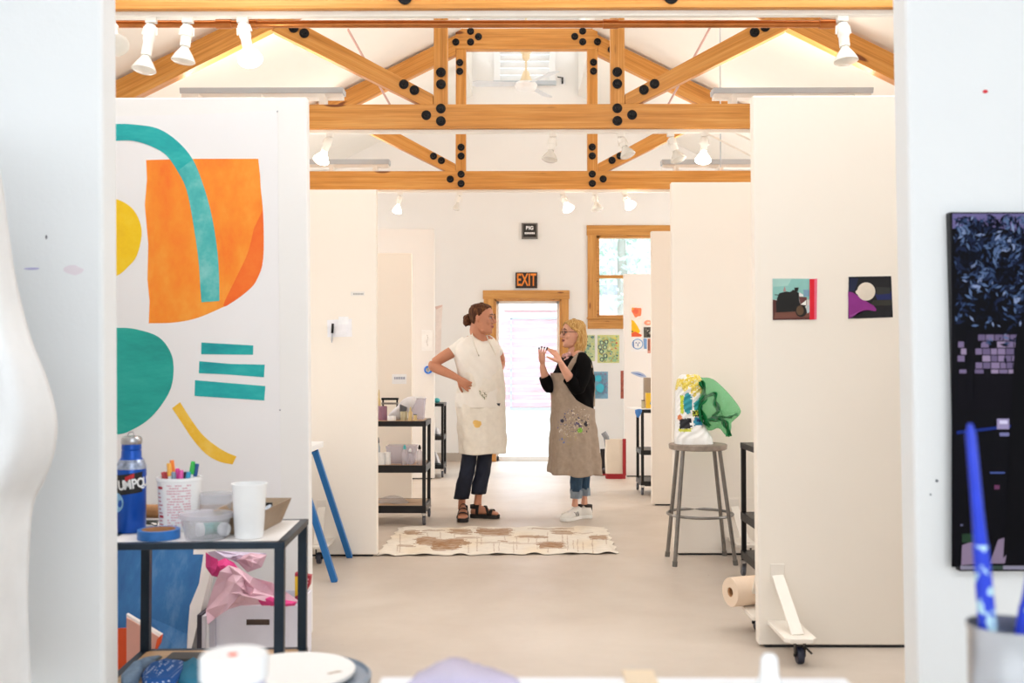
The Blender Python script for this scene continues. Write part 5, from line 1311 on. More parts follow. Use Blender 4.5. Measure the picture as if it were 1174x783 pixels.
def cA(px, Y=7.78, z=ZA): q = P(px, 484, Y); return Vector((q.x, Y, z))
t = simple_jar('water_container', 'clear container of mauve water at the left end of the black cart', 'container', cA(438.5), .036, .115, 'pink_water')
simple_jar('small_tub', 'low white tub between the mauve water and the tin, on the black cart', 'tub', cA(449, 7.74), .034, .04, 'white_plastic')
simple_jar('paint_tin', 'tan metal tin with a grey lid standing mid-way on the black cart', 'tin', cA(463, 7.74), .029, .075, 'tin_tan')
q = cA(463, 7.74, ZA+.0765)
top(MB().rings([[q+Vector((x*.9-.004, y, 0)) for x, y in ((-.03,-.02),(.025,-.02),(.025,.02),(-.03,.02))], [q+Vector((x, y, z)) for x, y, z in ((-.03,-.02,.055),(.025,-.02,.03),(.025,.02,.03),(-.03,.02,.055))]]), 'grey_rag', 'lid_dark', 'dark grey crumpled rag sitting on the tan tin', 'rag', bevel=.004)
simple_jar('glue_bottle', 'pale gold bottle right of the tan tin on the black cart', 'bottle', cA(470.5, 7.72), .016, .10, 'bottle_gold', True, 'bottle_gold', neck=True)
simple_jar('paint_pot', 'small amber pot near the right end of the black cart top', 'paint pot', cA(476, 7.70), .014, .05, 'bottle_gold', True, 'lid_dark')
# white crumpled bag and milky tub
def blob(name, label, cat, outline, Yc_, dep, m, zmin, seed, rough=.01):
    RR = puff(outline, Yc_, dep, 7, seed, rough)
    for r_ in RR:
        for v in r_: v.z = max(v.z, zmin)
    return top(MB().rings(RR), name, m, label, cat, smooth=True, angle=180)
mat('bag_white', 'EDEBEE', .5, 0, .05, 30)
blob('plastic_bag', 'crumpled white plastic bag behind the tins on the black cart', 'bag', sm([(444, 482), (446, 474), (455, 466), (463, 457), (472, 454), (478, 457), (474, 466), (468, 474), (462, 482), (452, 483.5)], 2, True), 7.83, .035, 'bag_white', ZA, 3)
a = cA(478.5, 7.955); t = thing('milky_bin', 'translucent white plastic bin at the right end of the black cart top', 'bin', tuple(a))
MB().rings([[a+Vector((x*.05, y*.06, 0)) for x, y in ((-1,-1),(1,-1),(1,1),(-1,1))], [a+Vector((x*.062, y*.075, .175)) for x, y in ((-1,-1),(1,-1),(1,1),(-1,1))]], True, False).build('bin_body', 'milky_plastic', t, solid=.003)
mb = MB()
for x0_, x1_, y0_, y1_ in ((-.066,.066,-.079,-.070),(-.066,.066,.070,.079),(-.066,-.057,-.07,.07),(.057,.066,-.07,.07)): mb.bx(a.x+x0_, a.x+x1_, a.y+y0_, a.y+y1_, a.z+.172, a.z+.18)
mb.build('rim', 'white_plastic', t)
q = P(434.5, 450, 7.95); simple_jar('squeeze_bottle', 'slim yellow bottle behind the mauve water container', 'bottle', Vector((q.x, 7.95, ZA)), .014, q.z-ZA, 'bottle_gold', True, 'bottle_gold', neck=True)
a = P(438, 458.5, 8.02); b_ = P(457, 456, 8.02)
t = thing('black_rack', 'narrow black tray rack standing at the back of the black cart top', 'rack', ((a.x+b_.x)/2, 8.02, ZA))
MB().bx(a.x, b_.x, 7.98, 8.04, a.z, b_.z).build('top_bar', 'black_iron', t); MB().bx(a.x, b_.x, 7.99, 8.0, a.z-.035, a.z-.02).build('lower_bar', 'grey_steel', t)
for x in (a.x+.01, b_.x-.01): MB().bx(x-.006, x+.006, 8.0, 8.02, ZA, a.z).build('upright', 'black_iron', t)
# middle shelf
ZM = .4555
def cM(px, Y=7.72, z=ZM): q = P(px, 484, Y); return Vector((q.x, Y, z))
a = cM(461, 7.85); t = thing('white_bin', 'white plastic bin holding bottles on the middle shelf of the black cart', 'bin', tuple(a), 0)
MB().rings([[a+Vector((x*.10, y*.08, 0)) for x, y in ((-1,-1),(1,-1),(1,1),(-1,1))], [a+Vector((x*.115, y*.095, .135)) for x, y in ((-1,-1),(1,-1),(1,1),(-1,1))]], True, False).build('bin_body', 'milky_plastic', t, solid=.003)
for i, (px, lab, cm, Y) in enumerate(((464, 'clear bottle with a teal cap on the middle shelf of the black cart', 'teal_cap', 7.70), (470.5, 'clear short bottle between the teal-capped and black-capped ones', 'white_plastic', 7.72), (481, 'clear bottle with a black pump cap on the middle shelf of the black cart', 'black_iron', 7.70))):
    c = cM(px, Y); t = simple_jar('clear_bottle', lab, 'bottle', c, .024, .135 if i != 1 else .11, 'milky_plastic', True, cm, 'clear bottles on the middle shelf', neck=True)
for i, (px, r_, h_, lab) in enumerate(((437, .034, .08, 'white wide jar at the left of the middle shelf'), (445, .022, .085, 'small white jar next to the wide one on the middle shelf'))): simple_jar('white_jar', lab, 'jar', cM(px, 7.70), r_, h_, 'white_plastic', True)
q = cM(434, 7.8); simple_jar('pump_bottle', 'slim grey bottle behind the white jars on the middle shelf', 'bottle', q, .014, .18, 'fixture_grey', True, 'lid_dark', neck=True)
blob('clear_bag', 'crumpled clear plastic bag on the bottom shelf of the black cart', 'bag', sm([(432, 582), (434, 573), (442, 569), (452, 568), (462, 571), (469, 577), (470, 583), (450, 584)], 2, True), 7.80, .07, 'clear_plastic', .1515, 5, .014)
# far-left cart items
q = P(501, 461, 11.0); top(MB().ball((q.x, 11.0, .80+.028), (.035, .04, .028), 12, 8), 'blue_cloth', 'teal_cap', 'small blue bundle on top of the farthest left cart', 'cloth', smooth=True)
q = P(503, 496, 11.0); blob('white_bundle', 'white bundle on the middle shelf of the farthest left cart', 'bundle', sm([(498, 499), (498.5, 493), (501, 490), (504, 494), (504.5, 499)], 2, True), 11.0, .05, 'bag_white', .4515, 6, .004)
blob('grey_bundle', 'pale grey bundle on the bottom shelf of the farthest left cart', 'bundle', sm([(498, 535), (498, 518), (501, 520), (504, 528), (505, 535)], 2, True), 11.0, .05, 'bag_white', .1415, 7, .004)
# right far cart items
a = P(724, 469, 9.6); ZR = .795
q = P(735, 469, 9.5)
top(MB().bx(P(723, 469, 9.42).x, q.x+.4, 9.38, 9.75, .8025, .808), 'white_tray', 'white_plastic', 'white board lying on the right black cart, jutting out to the left', 'board')
mat('rag_blue', '4A86D0', .8, 0, .2, 20)
blob('blue_cloth', 'blue cloth hanging over the corner of the right black cart', 'cloth', sm([(728, 470), (736, 469), (735, 474), (732, 479), (729.5, 477)], 2, True), 9.34, .02, 'rag_blue', .5, 8, .004)
q = P(743.5, 466, 9.55); H_ = P(743, 433, 9.55).z
t = thing('paper_bag', 'grey-brown paper bag standing on the right black cart', 'bag', (q.x, 9.62, .8085))
MB().bx(q.x-.035, q.x+.06, 9.57, 9.67, .8085, H_).build('bag_body', mat('bag_taupe', 'A39486', .8), t, bevel=.006)
q2 = P(744.5, 466, 9.48); H2 = P(743, 450.5, 9.48).z
t = thing('yellow_box', 'yellow box with a teal corner in front of the grey-brown paper bag', 'box', (q2.x, 9.48, .8085))
MB().bx(q2.x-.035, q2.x+.05, 9.45, 9.51, .8085, H2).build('box_body', 'pack_yellow', t, bevel=.003)
MB().prism([(q2.x+.0, 9.449, .85), (q2.x+.03, 9.449, .83), (q2.x+.04, 9.449, .87), (q2.x+.015, 9.449, .89)], (0, .0008, 0)).build('teal_mark', 'cloth_teal', t)
simple_jar('brown_jar', 'small brown jar left of the yellow box on the right black cart', 'jar', Vector((P(737.3, 466, 9.46).x, 9.46, .8085)), .016, .07, 'tin_tan', True, 'boot_brown')
# ================================================================ PEOPLE
def interp(tab, x):
    if x <= tab[0][0]: return tab[0][1:]
    for a, b_ in zip(tab, tab[1:]):
        if x <= b_[0]:
            f = (x-a[0])/(b_[0]-a[0]); return tuple(p+(q-p)*f for p, q in zip(a[1:], b_[1:]))
    return tab[-1][1:]
def limb(mb, pts, rs, n=16, sub=5, flat=1.0):
    pp = smoothpts(pts, sub); rr = [v.x for v in smoothpts([(r, 0, 0) for r in rs], sub)]
    mb.tube(pp, rr, n, True, None, flat)
SKULL = [(-.116,.058,.028,.014),(-.110,.076,.006,.030),(-.092,.087,-.022,.044),(-.072,.086,-.046,.053),(-.047,.083,-.064,.060),(-.022,.082,-.079,.066),(.003,.082,-.091,.070),(.025,.083,-.097,.0735),(.05,.085,-.099,.0755),(.072,.079,-.096,.073),(.092,.062,-.083,.062),(.106,.038,-.058,.043),(.114,.004,-.02,.012)]
class Head:
    def __init__(s, c, yaw, tilt, k):
        """yaw: 0 looks at the camera, positive turns to the picture's right; tilt: chin down positive"""
        s.c = Vector(c); s.k = k
        f = Vector((math.sin(yaw), -math.cos(yaw), 0)); u = Vector((0,0,1)); l = u.cross(f)
        s.f = (f*math.cos(tilt) - u*math.sin(tilt)); s.u = (u*math.cos(tilt)+f*math.sin(tilt)); s.l = l
    def at(s, x, y, z): return s.c + (s.l*x + s.f*y + s.u*z)*s.k
    def skull_pt(s, z, a, m=1.0):
        yf, yb, hw = interp(SKULL, z); cy = (yf+yb)/2; ry = (yf-yb)/2
        ca, sa = math.cos(a), math.sin(a)      # a=0 front
        e = .9
        return (math.copysign(abs(sa)**e, sa)*hw*m, cy+math.copysign(abs(ca)**e, ca)*ry*m, z)
    def build(s, mb):
        n = 36; R_ = []
        for i in range(33):
            t = i/32; z = -.116+.23*t
            R_.append([s.at(*s.skull_pt(z, 2*PI*k/n)) for k in range(n)])
        mb.rings(R_)
        k = s.k
        mb.tube([s.at(0,.080,.030), s.at(0,.092,.004), s.at(0,.113,-.020), s.at(0,.103,-.031)], [.006*k, .009*k, .0120*k, .009*k], 12)
        for q in (-1, 1):
            mb.ball(s.at(q*.010, .092, -.027), .008*k, 10, 8)
            mb.tube([s.at(q*.012,.084,.030), s.at(q*.032,.083,.034), s.at(q*.052,.070,.028)], [.006*k,.008*k,.005*k], 10)
            mb.ball(s.at(q*.036, .066, -.022), (.022*k,.020*k,.022*k), 12, 8)
            # ear
            mb.tube([s.at(q*.071,-.006,-.026), s.at(q*.079,-.012,-.010), s.at(q*.082,-.020,.012), s.at(q*.078,-.014,.026), s.at(q*.072,-.002,.020)], [.006*k,.007*k,.008*k,.008*k,.005*k], 10)
            mb.ball(s.at(q*.073,-.008,.002), (.010*k,.014*k,.022*k), 10, 8)
        mb.tube([s.at(-.022,.080,-.052), s.at(0,.0895,-.0505), s.at(.022,.080,-.052)], [.004*k,.007*k,.004*k], 10)
        mb.tube([s.at(-.019,.080,-.061), s.at(0,.088,-.062), s.at(.019,.080,-.061)], [.004*k,.0075*k,.004*k], 10)
        mb.ball(s.at(0,.074,-.100), (.018*k,.018*k,.014*k), 12, 8)
        mb.ball(s.at(0,.020,-.088), (.040*k,.055*k,.026*k), 14, 8)
    def features(s, body, brow, lip='lip_rose'):
        k = s.k
        for q in (-1, 1):
            o = MB().ball(s.at(q*.031, .0785, .010), (.012*k, .009*k, .0075*k), 12, 8).build('eye', 'eye_white', body, smooth=True)
            MB().ball(s.at(q*.031, .0855, .010), (.0052*k, .0045*k, .0052*k), 10, 8).build('iris', 'iris_dark', body, smooth=True)
            MB().tube([s.at(q*.018,.0865,.018), s.at(q*.031,.0890,.0185), s.at(q*.044,.081,.015)], [.0018*k,.0024*k,.0015*k], 6).build('upper_lash', 'iris_dark', body, smooth=True)
            MB().tube([s.at(q*.014,.090,.036), s.at(q*.032,.091,.042), s.at(q*.052,.077,.034)], [.003*k,.0036*k,.002*k], 8).build('eyebrow', brow, body, smooth=True)
        MB().tube([s.at(-.021,.0825,-.053), s.at(-.006,.0955,-.0500), s.at(.006,.0955,-.0500), s.at(.021,.0825,-.053)], [.002*k,.0042*k,.0042*k,.002*k], 8).build('upper_lip', lip, body, smooth=True)
        MB().tube([s.at(-.018,.0825,-.060), s.at(0,.0955,-.0615), s.at(.018,.0825,-.060)], [.002*k,.0050*k,.002*k], 8).build('lower_lip', lip, body, smooth=True)
        MB().tube([s.at(-.017,.0875,-.0565), s.at(0,.0965,-.0562), s.at(.017,.0875,-.0565)], [.0012*k,.0016*k,.0012*k], 6).build('mouth_line', 'iris_dark', body, smooth=True)
mat('eye_white', 'B7A196', .5); mat('iris_dark', '2A1C16', .3); mat('lip_rose', 'B0605C', .45); mat('lip_dark', '8E3A3C', .45); mat('nail_dark', '3A2028', .7, spec=.2)
def hairmat(name, c1, c2, c3):
    m, nt, b = newmat(name); v = coords(nt, (60, 60, 9))
    nt.links.new(ramp(nt, noise(nt, v, 1.6, 4, .6), [(.3, lin(c1)), (.5, lin(c2)), (.7, lin(c3))]), b.inputs['Base Color'])
    b.inputs['Roughness'].default_value = .7; b.inputs['Specular IOR Level'].default_value = .25; M[name] = m
hairmat('hair_brown', '2E170D', '4E2C18', '7C4E2A'); hairmat('hair_blonde', '93693A', 'BF9456', 'E2C48C'); mat('brow_brown', '3A241A', .7)
def hand(mb, W_, d, nrm, thumb, curl=(.3,.35,.4,.45), spread=.16, k=1.0, flen=1.0, tcurl=.4):
    """W_ wrist, d direction of the hand, nrm the way the palm faces, thumb +1/-1 side"""
    d = Vector(d).normalized(); nrm = Vector(nrm); nrm = (nrm-d*nrm.dot(d)).normalized(); s_ = d.cross(nrm)*thumb   # s_: toward the thumb
    W_ = Vector(W_)
    def ring(t, w, th, off=0):
        c = W_+d*t*k+nrm*off; return [c + s_*(math.copysign(abs(math.cos(a))**.8, math.cos(a))*w*k) + nrm*(math.sin(a)*th*k) for a in [2*PI*i/16 for i in range(16)]]
    mb.rings([ring(-.02,.025,.019), ring(.0,.025,.018), ring(.02,.031,.017), ring(.05,.039,.016), ring(.075,.041,.0135), ring(.088,.038,.010)])
    tips = []
    for i, (off, ln) in enumerate(((.031,.070),(.011,.079),(-.010,.073),(-.030,.057))):
        ln *= flen; p = W_ + d*.080*k + s_*off*k; a = spread*(1.2-i*.85)
        dd = (d*math.cos(a)+s_*math.sin(a)).normalized(); pts = [p-dd*.012*k, p]
        ang = 0; cur = p
        for j, fr in enumerate((.46,.30,.24)):
            ang += curl[i]*(.7 if j == 0 else 1); v = dd*math.cos(ang)+nrm*math.sin(ang); cur = cur+v*ln*fr*k; pts.append(cur)
        mb.tube(pts, [.0095*k,.0098*k,.0092*k,.0082*k,.0062*k], 10); mb.ball(pts[-1], .0064*k, 8, 6); tips.append((pts[-1], (pts[-1]-pts[-2]).normalized()))
    p = W_ + d*.022*k + s_*.022*k + nrm*.004*k
    v = (d*.62+s_*.72+nrm*.25).normalized(); p1 = p+v*.040*k; v2 = (v+d*.5+nrm*tcurl*.6).normalized(); p2 = p1+v2*.032*k; v3 = (v2+nrm*tcurl*.6+d*.2).normalized(); p3 = p2+v3*.026*k
    mb.tube([p-v*.01*k, p, p1, p2, p3], [.013*k,.015*k,.012*k,.0105*k,.0075*k], 10); mb.ball(p3, .0078*k, 8, 6)
    return tips
def foot_mb(mb, toe, head, ln=.235, lift=.03, k=1.0):
    """toe: ground point under the toe tip, head: direction heel -> toe; returns ankle point"""
    d = Vector((head[0], head[1], 0)).normalized(); s_ = d.cross(Vector((0,0,1))); heel = Vector(toe)-d*ln
    R_ = []
    for t, w, h in ((.0,.018,.040),(.012,.027,.060),(.045,.031,.078),(.085,.032,.074),(.12,.036,.058),(.16,.041,.042),(.195,.042,.030),(.222,.036,.022),(.235,.018,.014)):
        t = t*ln/.235; c = heel+d*t
        R_.append([c+s_*(math.cos(a)*w*k)+Vector((0,0,lift+h*.5*k+math.copysign(abs(math.sin(a))**.8, math.sin(a))*h*.5*k)) for a in [2*PI*i/14 for i in range(14)]])
    mb.rings(R_)
    for i in range(5):
        o = .030-.0145*i; p = Vector(toe)-d*(.020+.007*i)+s_*o*(1)
        mb.tube([p-d*.02+Vector((0,0,lift+.013)), p+d*.008+Vector((0,0,lift+.011))], [.0105-.0012*i]*2, 8); mb.ball(p+d*.010+Vector((0,0,lift+.011)), .0105-.0012*i, 8, 6)
    return heel, d, s_
def remeshed(mb, name, m, parent, voxel=.0042):
    o = mb.build(name, m, parent)
    r = o.modifiers.new('r', 'REMESH'); r.mode = 'VOXEL'; r.voxel_size = voxel; r.use_smooth_shade = True
    sm_ = o.modifiers.new('s', 'SMOOTH'); sm_.factor = .5; sm_.iterations = 3
    bpy.context.view_layer.update(); dg = bpy.context.evaluated_depsgraph_get()
    me = bpy.data.meshes.new_from_object(o.evaluated_get(dg)); o.modifiers.clear(); old = o.data; o.data = me; bpy.data.meshes.remove(old)
    if not me.materials: me.materials.append(M[m])
    me.polygons.foreach_set('use_smooth', [True]*len(me.polygons))
    return o
def garment(name, m, parent, Yc, theta, tab, py0, py1, rho, off=0, nrow=40, nang=96, arange=None, fold=0, foldn=9, topdip=0, seed=0, botwave=0, label=None, shade=None, thick=.003, dyt=None):
    """sheet wrapped round the body: tab rows (py, left px, right px); angle 0 = the way the body faces"""
    f = Vector((math.sin(theta), -math.cos(theta), 0)); l = Vector((0,0,1)).cross(f)
    rows = []
    closed = arange is None
    mb = MB(); N = nang
    for j in range(nrow+1):
        v = j/nrow; py = py0+(py1-py0)*v
        xl_, xr_ = interp(tab, py); dy = interp(dyt, py)[0] if dyt else 0
        A = P(xl_, py, Yc+dy); B = P(xr_, py, Yc+dy); c = (A+B)/2; wp = (B.x-A.x)/2+off
        r_ = rho(py) if callable(rho) else rho
        a_ = wp/math.sqrt((l.x)**2+(r_*f.x)**2); b_ = a_*r_
        amax = PI if closed else math.radians(arange(py))
        for i in range(N + (0 if closed else 1)):
            an = -amax+2*amax*i/N
            fo = fold*v*(math.sin(an*foldn+seed+v*1.3)+.5*math.sin(an*foldn*1.7+seed*2)) if fold else 0
            fo += .0025*math.sin(an*5+py*.21+seed)+.002*math.sin(an*11-py*.33+seed)
            e = .92
            ca, sa = math.cos(an), math.sin(an)
            p = c + f*(b_+fo+0)*math.copysign(abs(ca)**e, ca) + l*(a_+fo)*math.copysign(abs(sa)**e, sa)
            p.z -= topdip*max(0, ca)**1.5*(1-v)**6
            p.z += botwave*math.sin(an*5+seed)*v**8
            mb.v.append(p)
    n = N + (0 if closed else 1)
    for j in range(nrow):
        for i in range(N):
            a = j*n+i; b2 = j*n+(i+1) % n if closed else a+1
            mb.f.append([a, b2, b2+n, a+n]); mb.c.append((1,1,1,1) if not shade else (0,0,0,1)); mb.m.append(0)
    return mb.build(name, m, parent, smooth=True, solid=thick, angle=180, label=label)

# splashed apron cloth: spots of paint at places on the cloth (object space), stains with a shape of their own
def apronmat(name, base, spots, weave=.06, pal=None):
    m, nt, b = newmat(name); tc = node(nt, 'ShaderNodeTexCoord')
    v = coords(nt)
    c = ramp(nt, noise(nt, v, 30, 4), [(.3, mul(lin(base), 1-weave)), (.7, mul(lin(base), 1+weave*.5))])
    for i, (pos, rad, col, sc, thr) in enumerate(spots):
        dn = node(nt, 'ShaderNodeVectorMath', operation='DISTANCE'); dn.inputs[1].default_value = pos; nt.links.new(tc.outputs['Object'], dn.inputs[0])
        mr = node(nt, 'ShaderNodeMapRange'); mr.inputs[1].default_value = rad; mr.inputs[2].default_value = rad*(.55 if thr > .3 else .35); nt.links.new(dn.outputs['Value'], mr.inputs[0])
        nz = noise(nt, coords(nt, (1,1,1), (i*.7, i*1.1, 0)), sc, 4, .6)
        ad = node(nt, 'ShaderNodeMath', operation='MULTIPLY'); nt.links.new(mr.outputs[0], ad.inputs[0]); nt.links.new(nz, ad.inputs[1])
        mk = ramp(nt, ad.outputs[0], [(thr, (0,0,0,1)), (thr+.04, (1,1,1,1))])
        c = mix(nt, mk, c, lin(col))
    nt.links.new(c, b.inputs['Base Color']); b.inputs['Roughness'].default_value = .85
    bp = node(nt, 'ShaderNodeBump'); bp.inputs['Strength'].default_value = .15; bp.inputs['Distance'].default_value = .002
    nt.links.new(noise(nt, v, 350), bp.inputs['Height']); nt.links.new(bp.outputs[0], b.inputs['Normal'])
    M[name] = m

# ---------------------------------------------------------------- woman in the white apron
Y0 = 7.85
def W(px, py, dy=0): return P(px, py, Y0+dy)
gl_ = PH(531, 599, 0); gr_ = PH(556, 592, 0)
base = Vector(((gl_.x+gr_.x)/2, (gl_.y+gr_.y)/2+.05, 0))
wl = thing('person', 'woman with brown hair in a bun, white apron and sandals, hand on her hip', 'person', tuple(base))
H1 = Head(W(552.6, 365.8, 0), math.radians(74), math.radians(3), 1.0)
mb = MB(); H1.build(mb)
limb(mb, [H1.at(0,-.035,-.045), H1.at(0,-.045,-.10), W(550, 388, .02), W(549, 396, .02)], [.052,.050,.054,.075])
th = math.radians(32); f1 = Vector((math.sin(th), -math.cos(th), 0)); l1 = Vector((0,0,1)).cross(f1)
mb.tube([W(527,399,-.02), W(538,391,-.0), W(550,389,.03), W(560,391,.07), W(567,399,.10)], [.046,.054,.060,.054,.042], 16, flat=.8)
limb(mb, [W(548,394,.02), W(548,412,.01), W(550,436,.01), W(551,456,.02), W(552,475,.02)], [.085,.125,.105,.125,.12], flat=.75, n=20)
# her right arm (picture left): hand on hip
limb(mb, [W(526,400,-.02), W(512,407,-.03), W(498,416,-.02)], [.048,.045,.037])
limb(mb, [W(497.5,415.5,-.02), W(497,420,-.03), W(507,425,-.07), W(518,430,-.12), W(526.5,434.5,-.15)], [.034,.040,.038,.030,.024])
hand(mb, W(525.5,434,-.15), (.72,-.15,-.55), (.35,.85,-.1), -1, (.5,.6,.7,.8), .12, .92)
# her left arm, mostly behind
limb(mb, [W(566,400,.12), W(572,406,.17), W(574.5,414,.22)], [.044,.040,.034])
limb(mb, [W(574.5,413,.22), W(574,419,.2), W(570.5,428,.12), W(567.5,436,.03)], [.034,.034,.028,.022])
hand(mb, W(568,435,.03), (-.5,-.45,-.55), (-.6,.6,0), 1, (.5,.6,.7,.8), .12, .9)
# legs
limb(mb, [W(544,470,0), W(539,515,-.01), W(534,545,.0), W(529.8,572,gl_.y+.17-Y0), W(529.5,584,gl_.y+.18-Y0)], [.075,.046,.036,.029,.031])
limb(mb, [W(558,470,.03), W(556.5,515,.05), W(552,545,.05), W(548.5,568,.08), W(547.5,578,.09)], [.075,.046,.036,.029,.031])
ftL = Vector((P(530.5, 599, gl_.y).x, gl_.y-.01, 0)); hL = foot_mb(mb, ftL, (.03, -1), .225, .028)
ftR = Vector((P(571.5, 593, 8.0).x, 7.98, 0)); hR = foot_mb(mb, ftR, (1, -.22), .225, .028)
body1 = remeshed(mb, 'body', 'skin_tan', wl)
H1.features(body1, 'brow_brown')
# hair
def hair_cap(H, m, parent, front, low, k=1.07, name='hair', seed=1, extra=None):
    """front(z): furthest forward y covered by hair; low: lowest z at the back"""
    n = 64; nr = 44; mb = MB(); R_ = random.Random(seed); rows = []
    ph = [R_.uniform(0, 6) for _ in range(4)]
    for j in range(nr+1):
        z = low + (.119-low)*j/nr; row = []
        for i in range(n):
            a = 2*PI*i/n; zc = min(z, .1139); x, y, _ = H.skull_pt(zc, a)
            cov = y < front(z)
            g = k + .016*math.sin(a*9+ph[0]) + .01*math.sin(a*21+ph[1]) if cov else .90
            zz = z*(1.05 if z > 0 and cov else 1)
            cy = -.008
            row.append(H.at(x*g, cy+(y-cy)*g, zz+(.006 if cov and z > .09 else 0)))
        rows.append(row)
    mb.rings(rows); return mb.build(name, m, parent, smooth=True, angle=180)
hair_cap(H1, 'hair_brown', body1, lambda z: .10 if z > .088 else ((z-.02)/.068*.062 if z > .02 else (-.004 if z > .008 else -.030+max(z, -.06)*.3)), -.085, 1.10)
bun = MB(); bc = H1.at(-.0, -.115, -.008)
for i in range(9):
    R = random.Random(i); bun.ball(bc+Vector((R.uniform(-.022,.018), R.uniform(-.02,.02), R.uniform(-.03,.026))), (R.uniform(.022,.032),)*3, 12, 8)
bun.tube([bc+Vector((-.01,0,-.03)), bc+Vector((-.022,0,-.048)), bc+Vector((-.016,-.005,-.058))], [.012,.008,.002], 8)
bun.tube([bc+Vector((.02,0,.0)), H1.at(0,-.085,.0)], [.03,.036], 10)
bun.build('hair_bun', 'hair_brown', body1, smooth=True)
MB().tube([H1.at(.074,-.01,-.033), H1.at(.076,-.01,-.05)], .003, 6).build('earring', 'chrome', body1, smooth=True)
# clothes
mat('shirt_white', 'F1ECE4', .85, 0, .03, 20, bump=.2, bs=200)
tabL = [(384,540.5,562),(387,534,566),(390.5,528,568.5),(395,523.5,570.5),(402,521.5,572),(412,522,573.5),(425,525,575),(440,526,576),(452,523.5,576.5),(461,522.5,577),(467,524,577)]
garment('t_shirt', 'shirt_white', body1, Y0+.02, th, tabL, 384, 467, lambda py: .62+.1*min(1, max(0, (py-384)/20)), 0, 50, 96, topdip=.050, seed=1)
def sleeve(pts, rs, m, parent, name='sleeve', n=24, flat=1.0):
    mb = MB(); pp = smoothpts(pts, 5); rr = [v.x for v in smoothpts([(r, 0, 0) for r in rs], 5)]
    mb.tube(pp, rr, n, False, None, flat); return mb.build(name, m, parent, smooth=True, solid=.003, angle=180)
sleeve([W(535,393,.0), W(526,400,-.02), W(518.5,405,-.03)], [.060,.058,.053], 'shirt_white', body1)
sleeve([W(560,394,.08), W(567,401,.11), W(570.5,405,.14)], [.058,.054,.048], 'shirt_white', body1)
# apron
ab = BASE[body1.name].inverted()
def spot_at(px, py, dy): return tuple(ab @ W(px, py, dy))
apronmat('apron_white', 'EEE7DB', [(spot_at(553, 456, -.17), .115, '7C8468', 55, .52), (spot_at(556, 452, -.17), .10, '9C8F7C', 80, .53), (spot_at(550, 461, -.17), .07, '5C6A5C', 70, .55), (spot_at(547, 486, -.16), .060, 'E9BE6C', 30, .22), (spot_at(567.5, 441, -.13), .022, 'E0482E', 20, .12), (spot_at(572, 441, -.1), .022, 'F0A08A', 30, .24), (spot_at(556, 463, -.16), .026, '5A6058', 40, .20), (spot_at(553, 407.5, -.13), .05, '9C9482', 70, .46), (spot_at(565, 470, -.15), .10, 'D8CFBC', 60, .60)])
tabA = [(405,541,566),(412,534,570),(425,527.5,575.2),(440,526.5,577),(452,526,577.3),(466,525.8,577.5),(485,527,578),(505,528.5,579),(521,529.5,578.5)]
garment('apron', 'apron_white', body1, Y0+.02, th, tabL[:1]+[(a, l_, r_) for a, l_, r_ in tabA], 406.5, 519.5, lambda py: .66, .010, 60, 110,
        arange=lambda py: 24+ (max(0, py-406)/34)**1.0*62 if py < 440 else min(168, 86+(py-440)*4.5), fold=.006, foldn=7, seed=2, botwave=.004)
for (pts) in ([(541.5,383,-.02),(542.5,388,-.075),(545,398,-.115),(549,408,-.135)], [(558,385,-.02),(561,392,-.055),(565,400,-.07),(568,407,-.075)]):
    mb = MB(); pp = smoothpts([W(x, y, dy) for x, y, dy in pts], 4); mb.tube(pp, .010, 8, flat=.35, up=Vector((1,0,0))); mb.build('apron_strap', 'apron_white', body1, smooth=True)
# trousers
mat('denim_dark', '141C30', .8, 0, .2, 30)
def pleg(rows, m, parent, name, dyt, rho=1.0, fold=.002, label=None):
    return garment(name, m, parent, Y0, 0, [(a, l_, r_) for a, l_, r_ in rows], rows[0][0], rows[-1][0], rho, 0, 26, 32, fold=fold, foldn=4, dyt=dyt, label=label)
pleg([(462,526,552),(500,530,549),(520,530.5,547),(545,526.5,543),(558,523,540),(571.5,520.5,537)], 'denim_dark', body1, 'trouser_leg', [(462,0),(545,.0),(572,gl_.y+.17-Y0)])
pleg([(462,548,575),(500,549,567),(520,548.5,564.5),(545,544.5,561),(558,541.5,558.5),(566,540.5,556.5)], 'denim_dark', body1, 'trouser_leg', [(462,.02),(545,.05),(566,.08)])
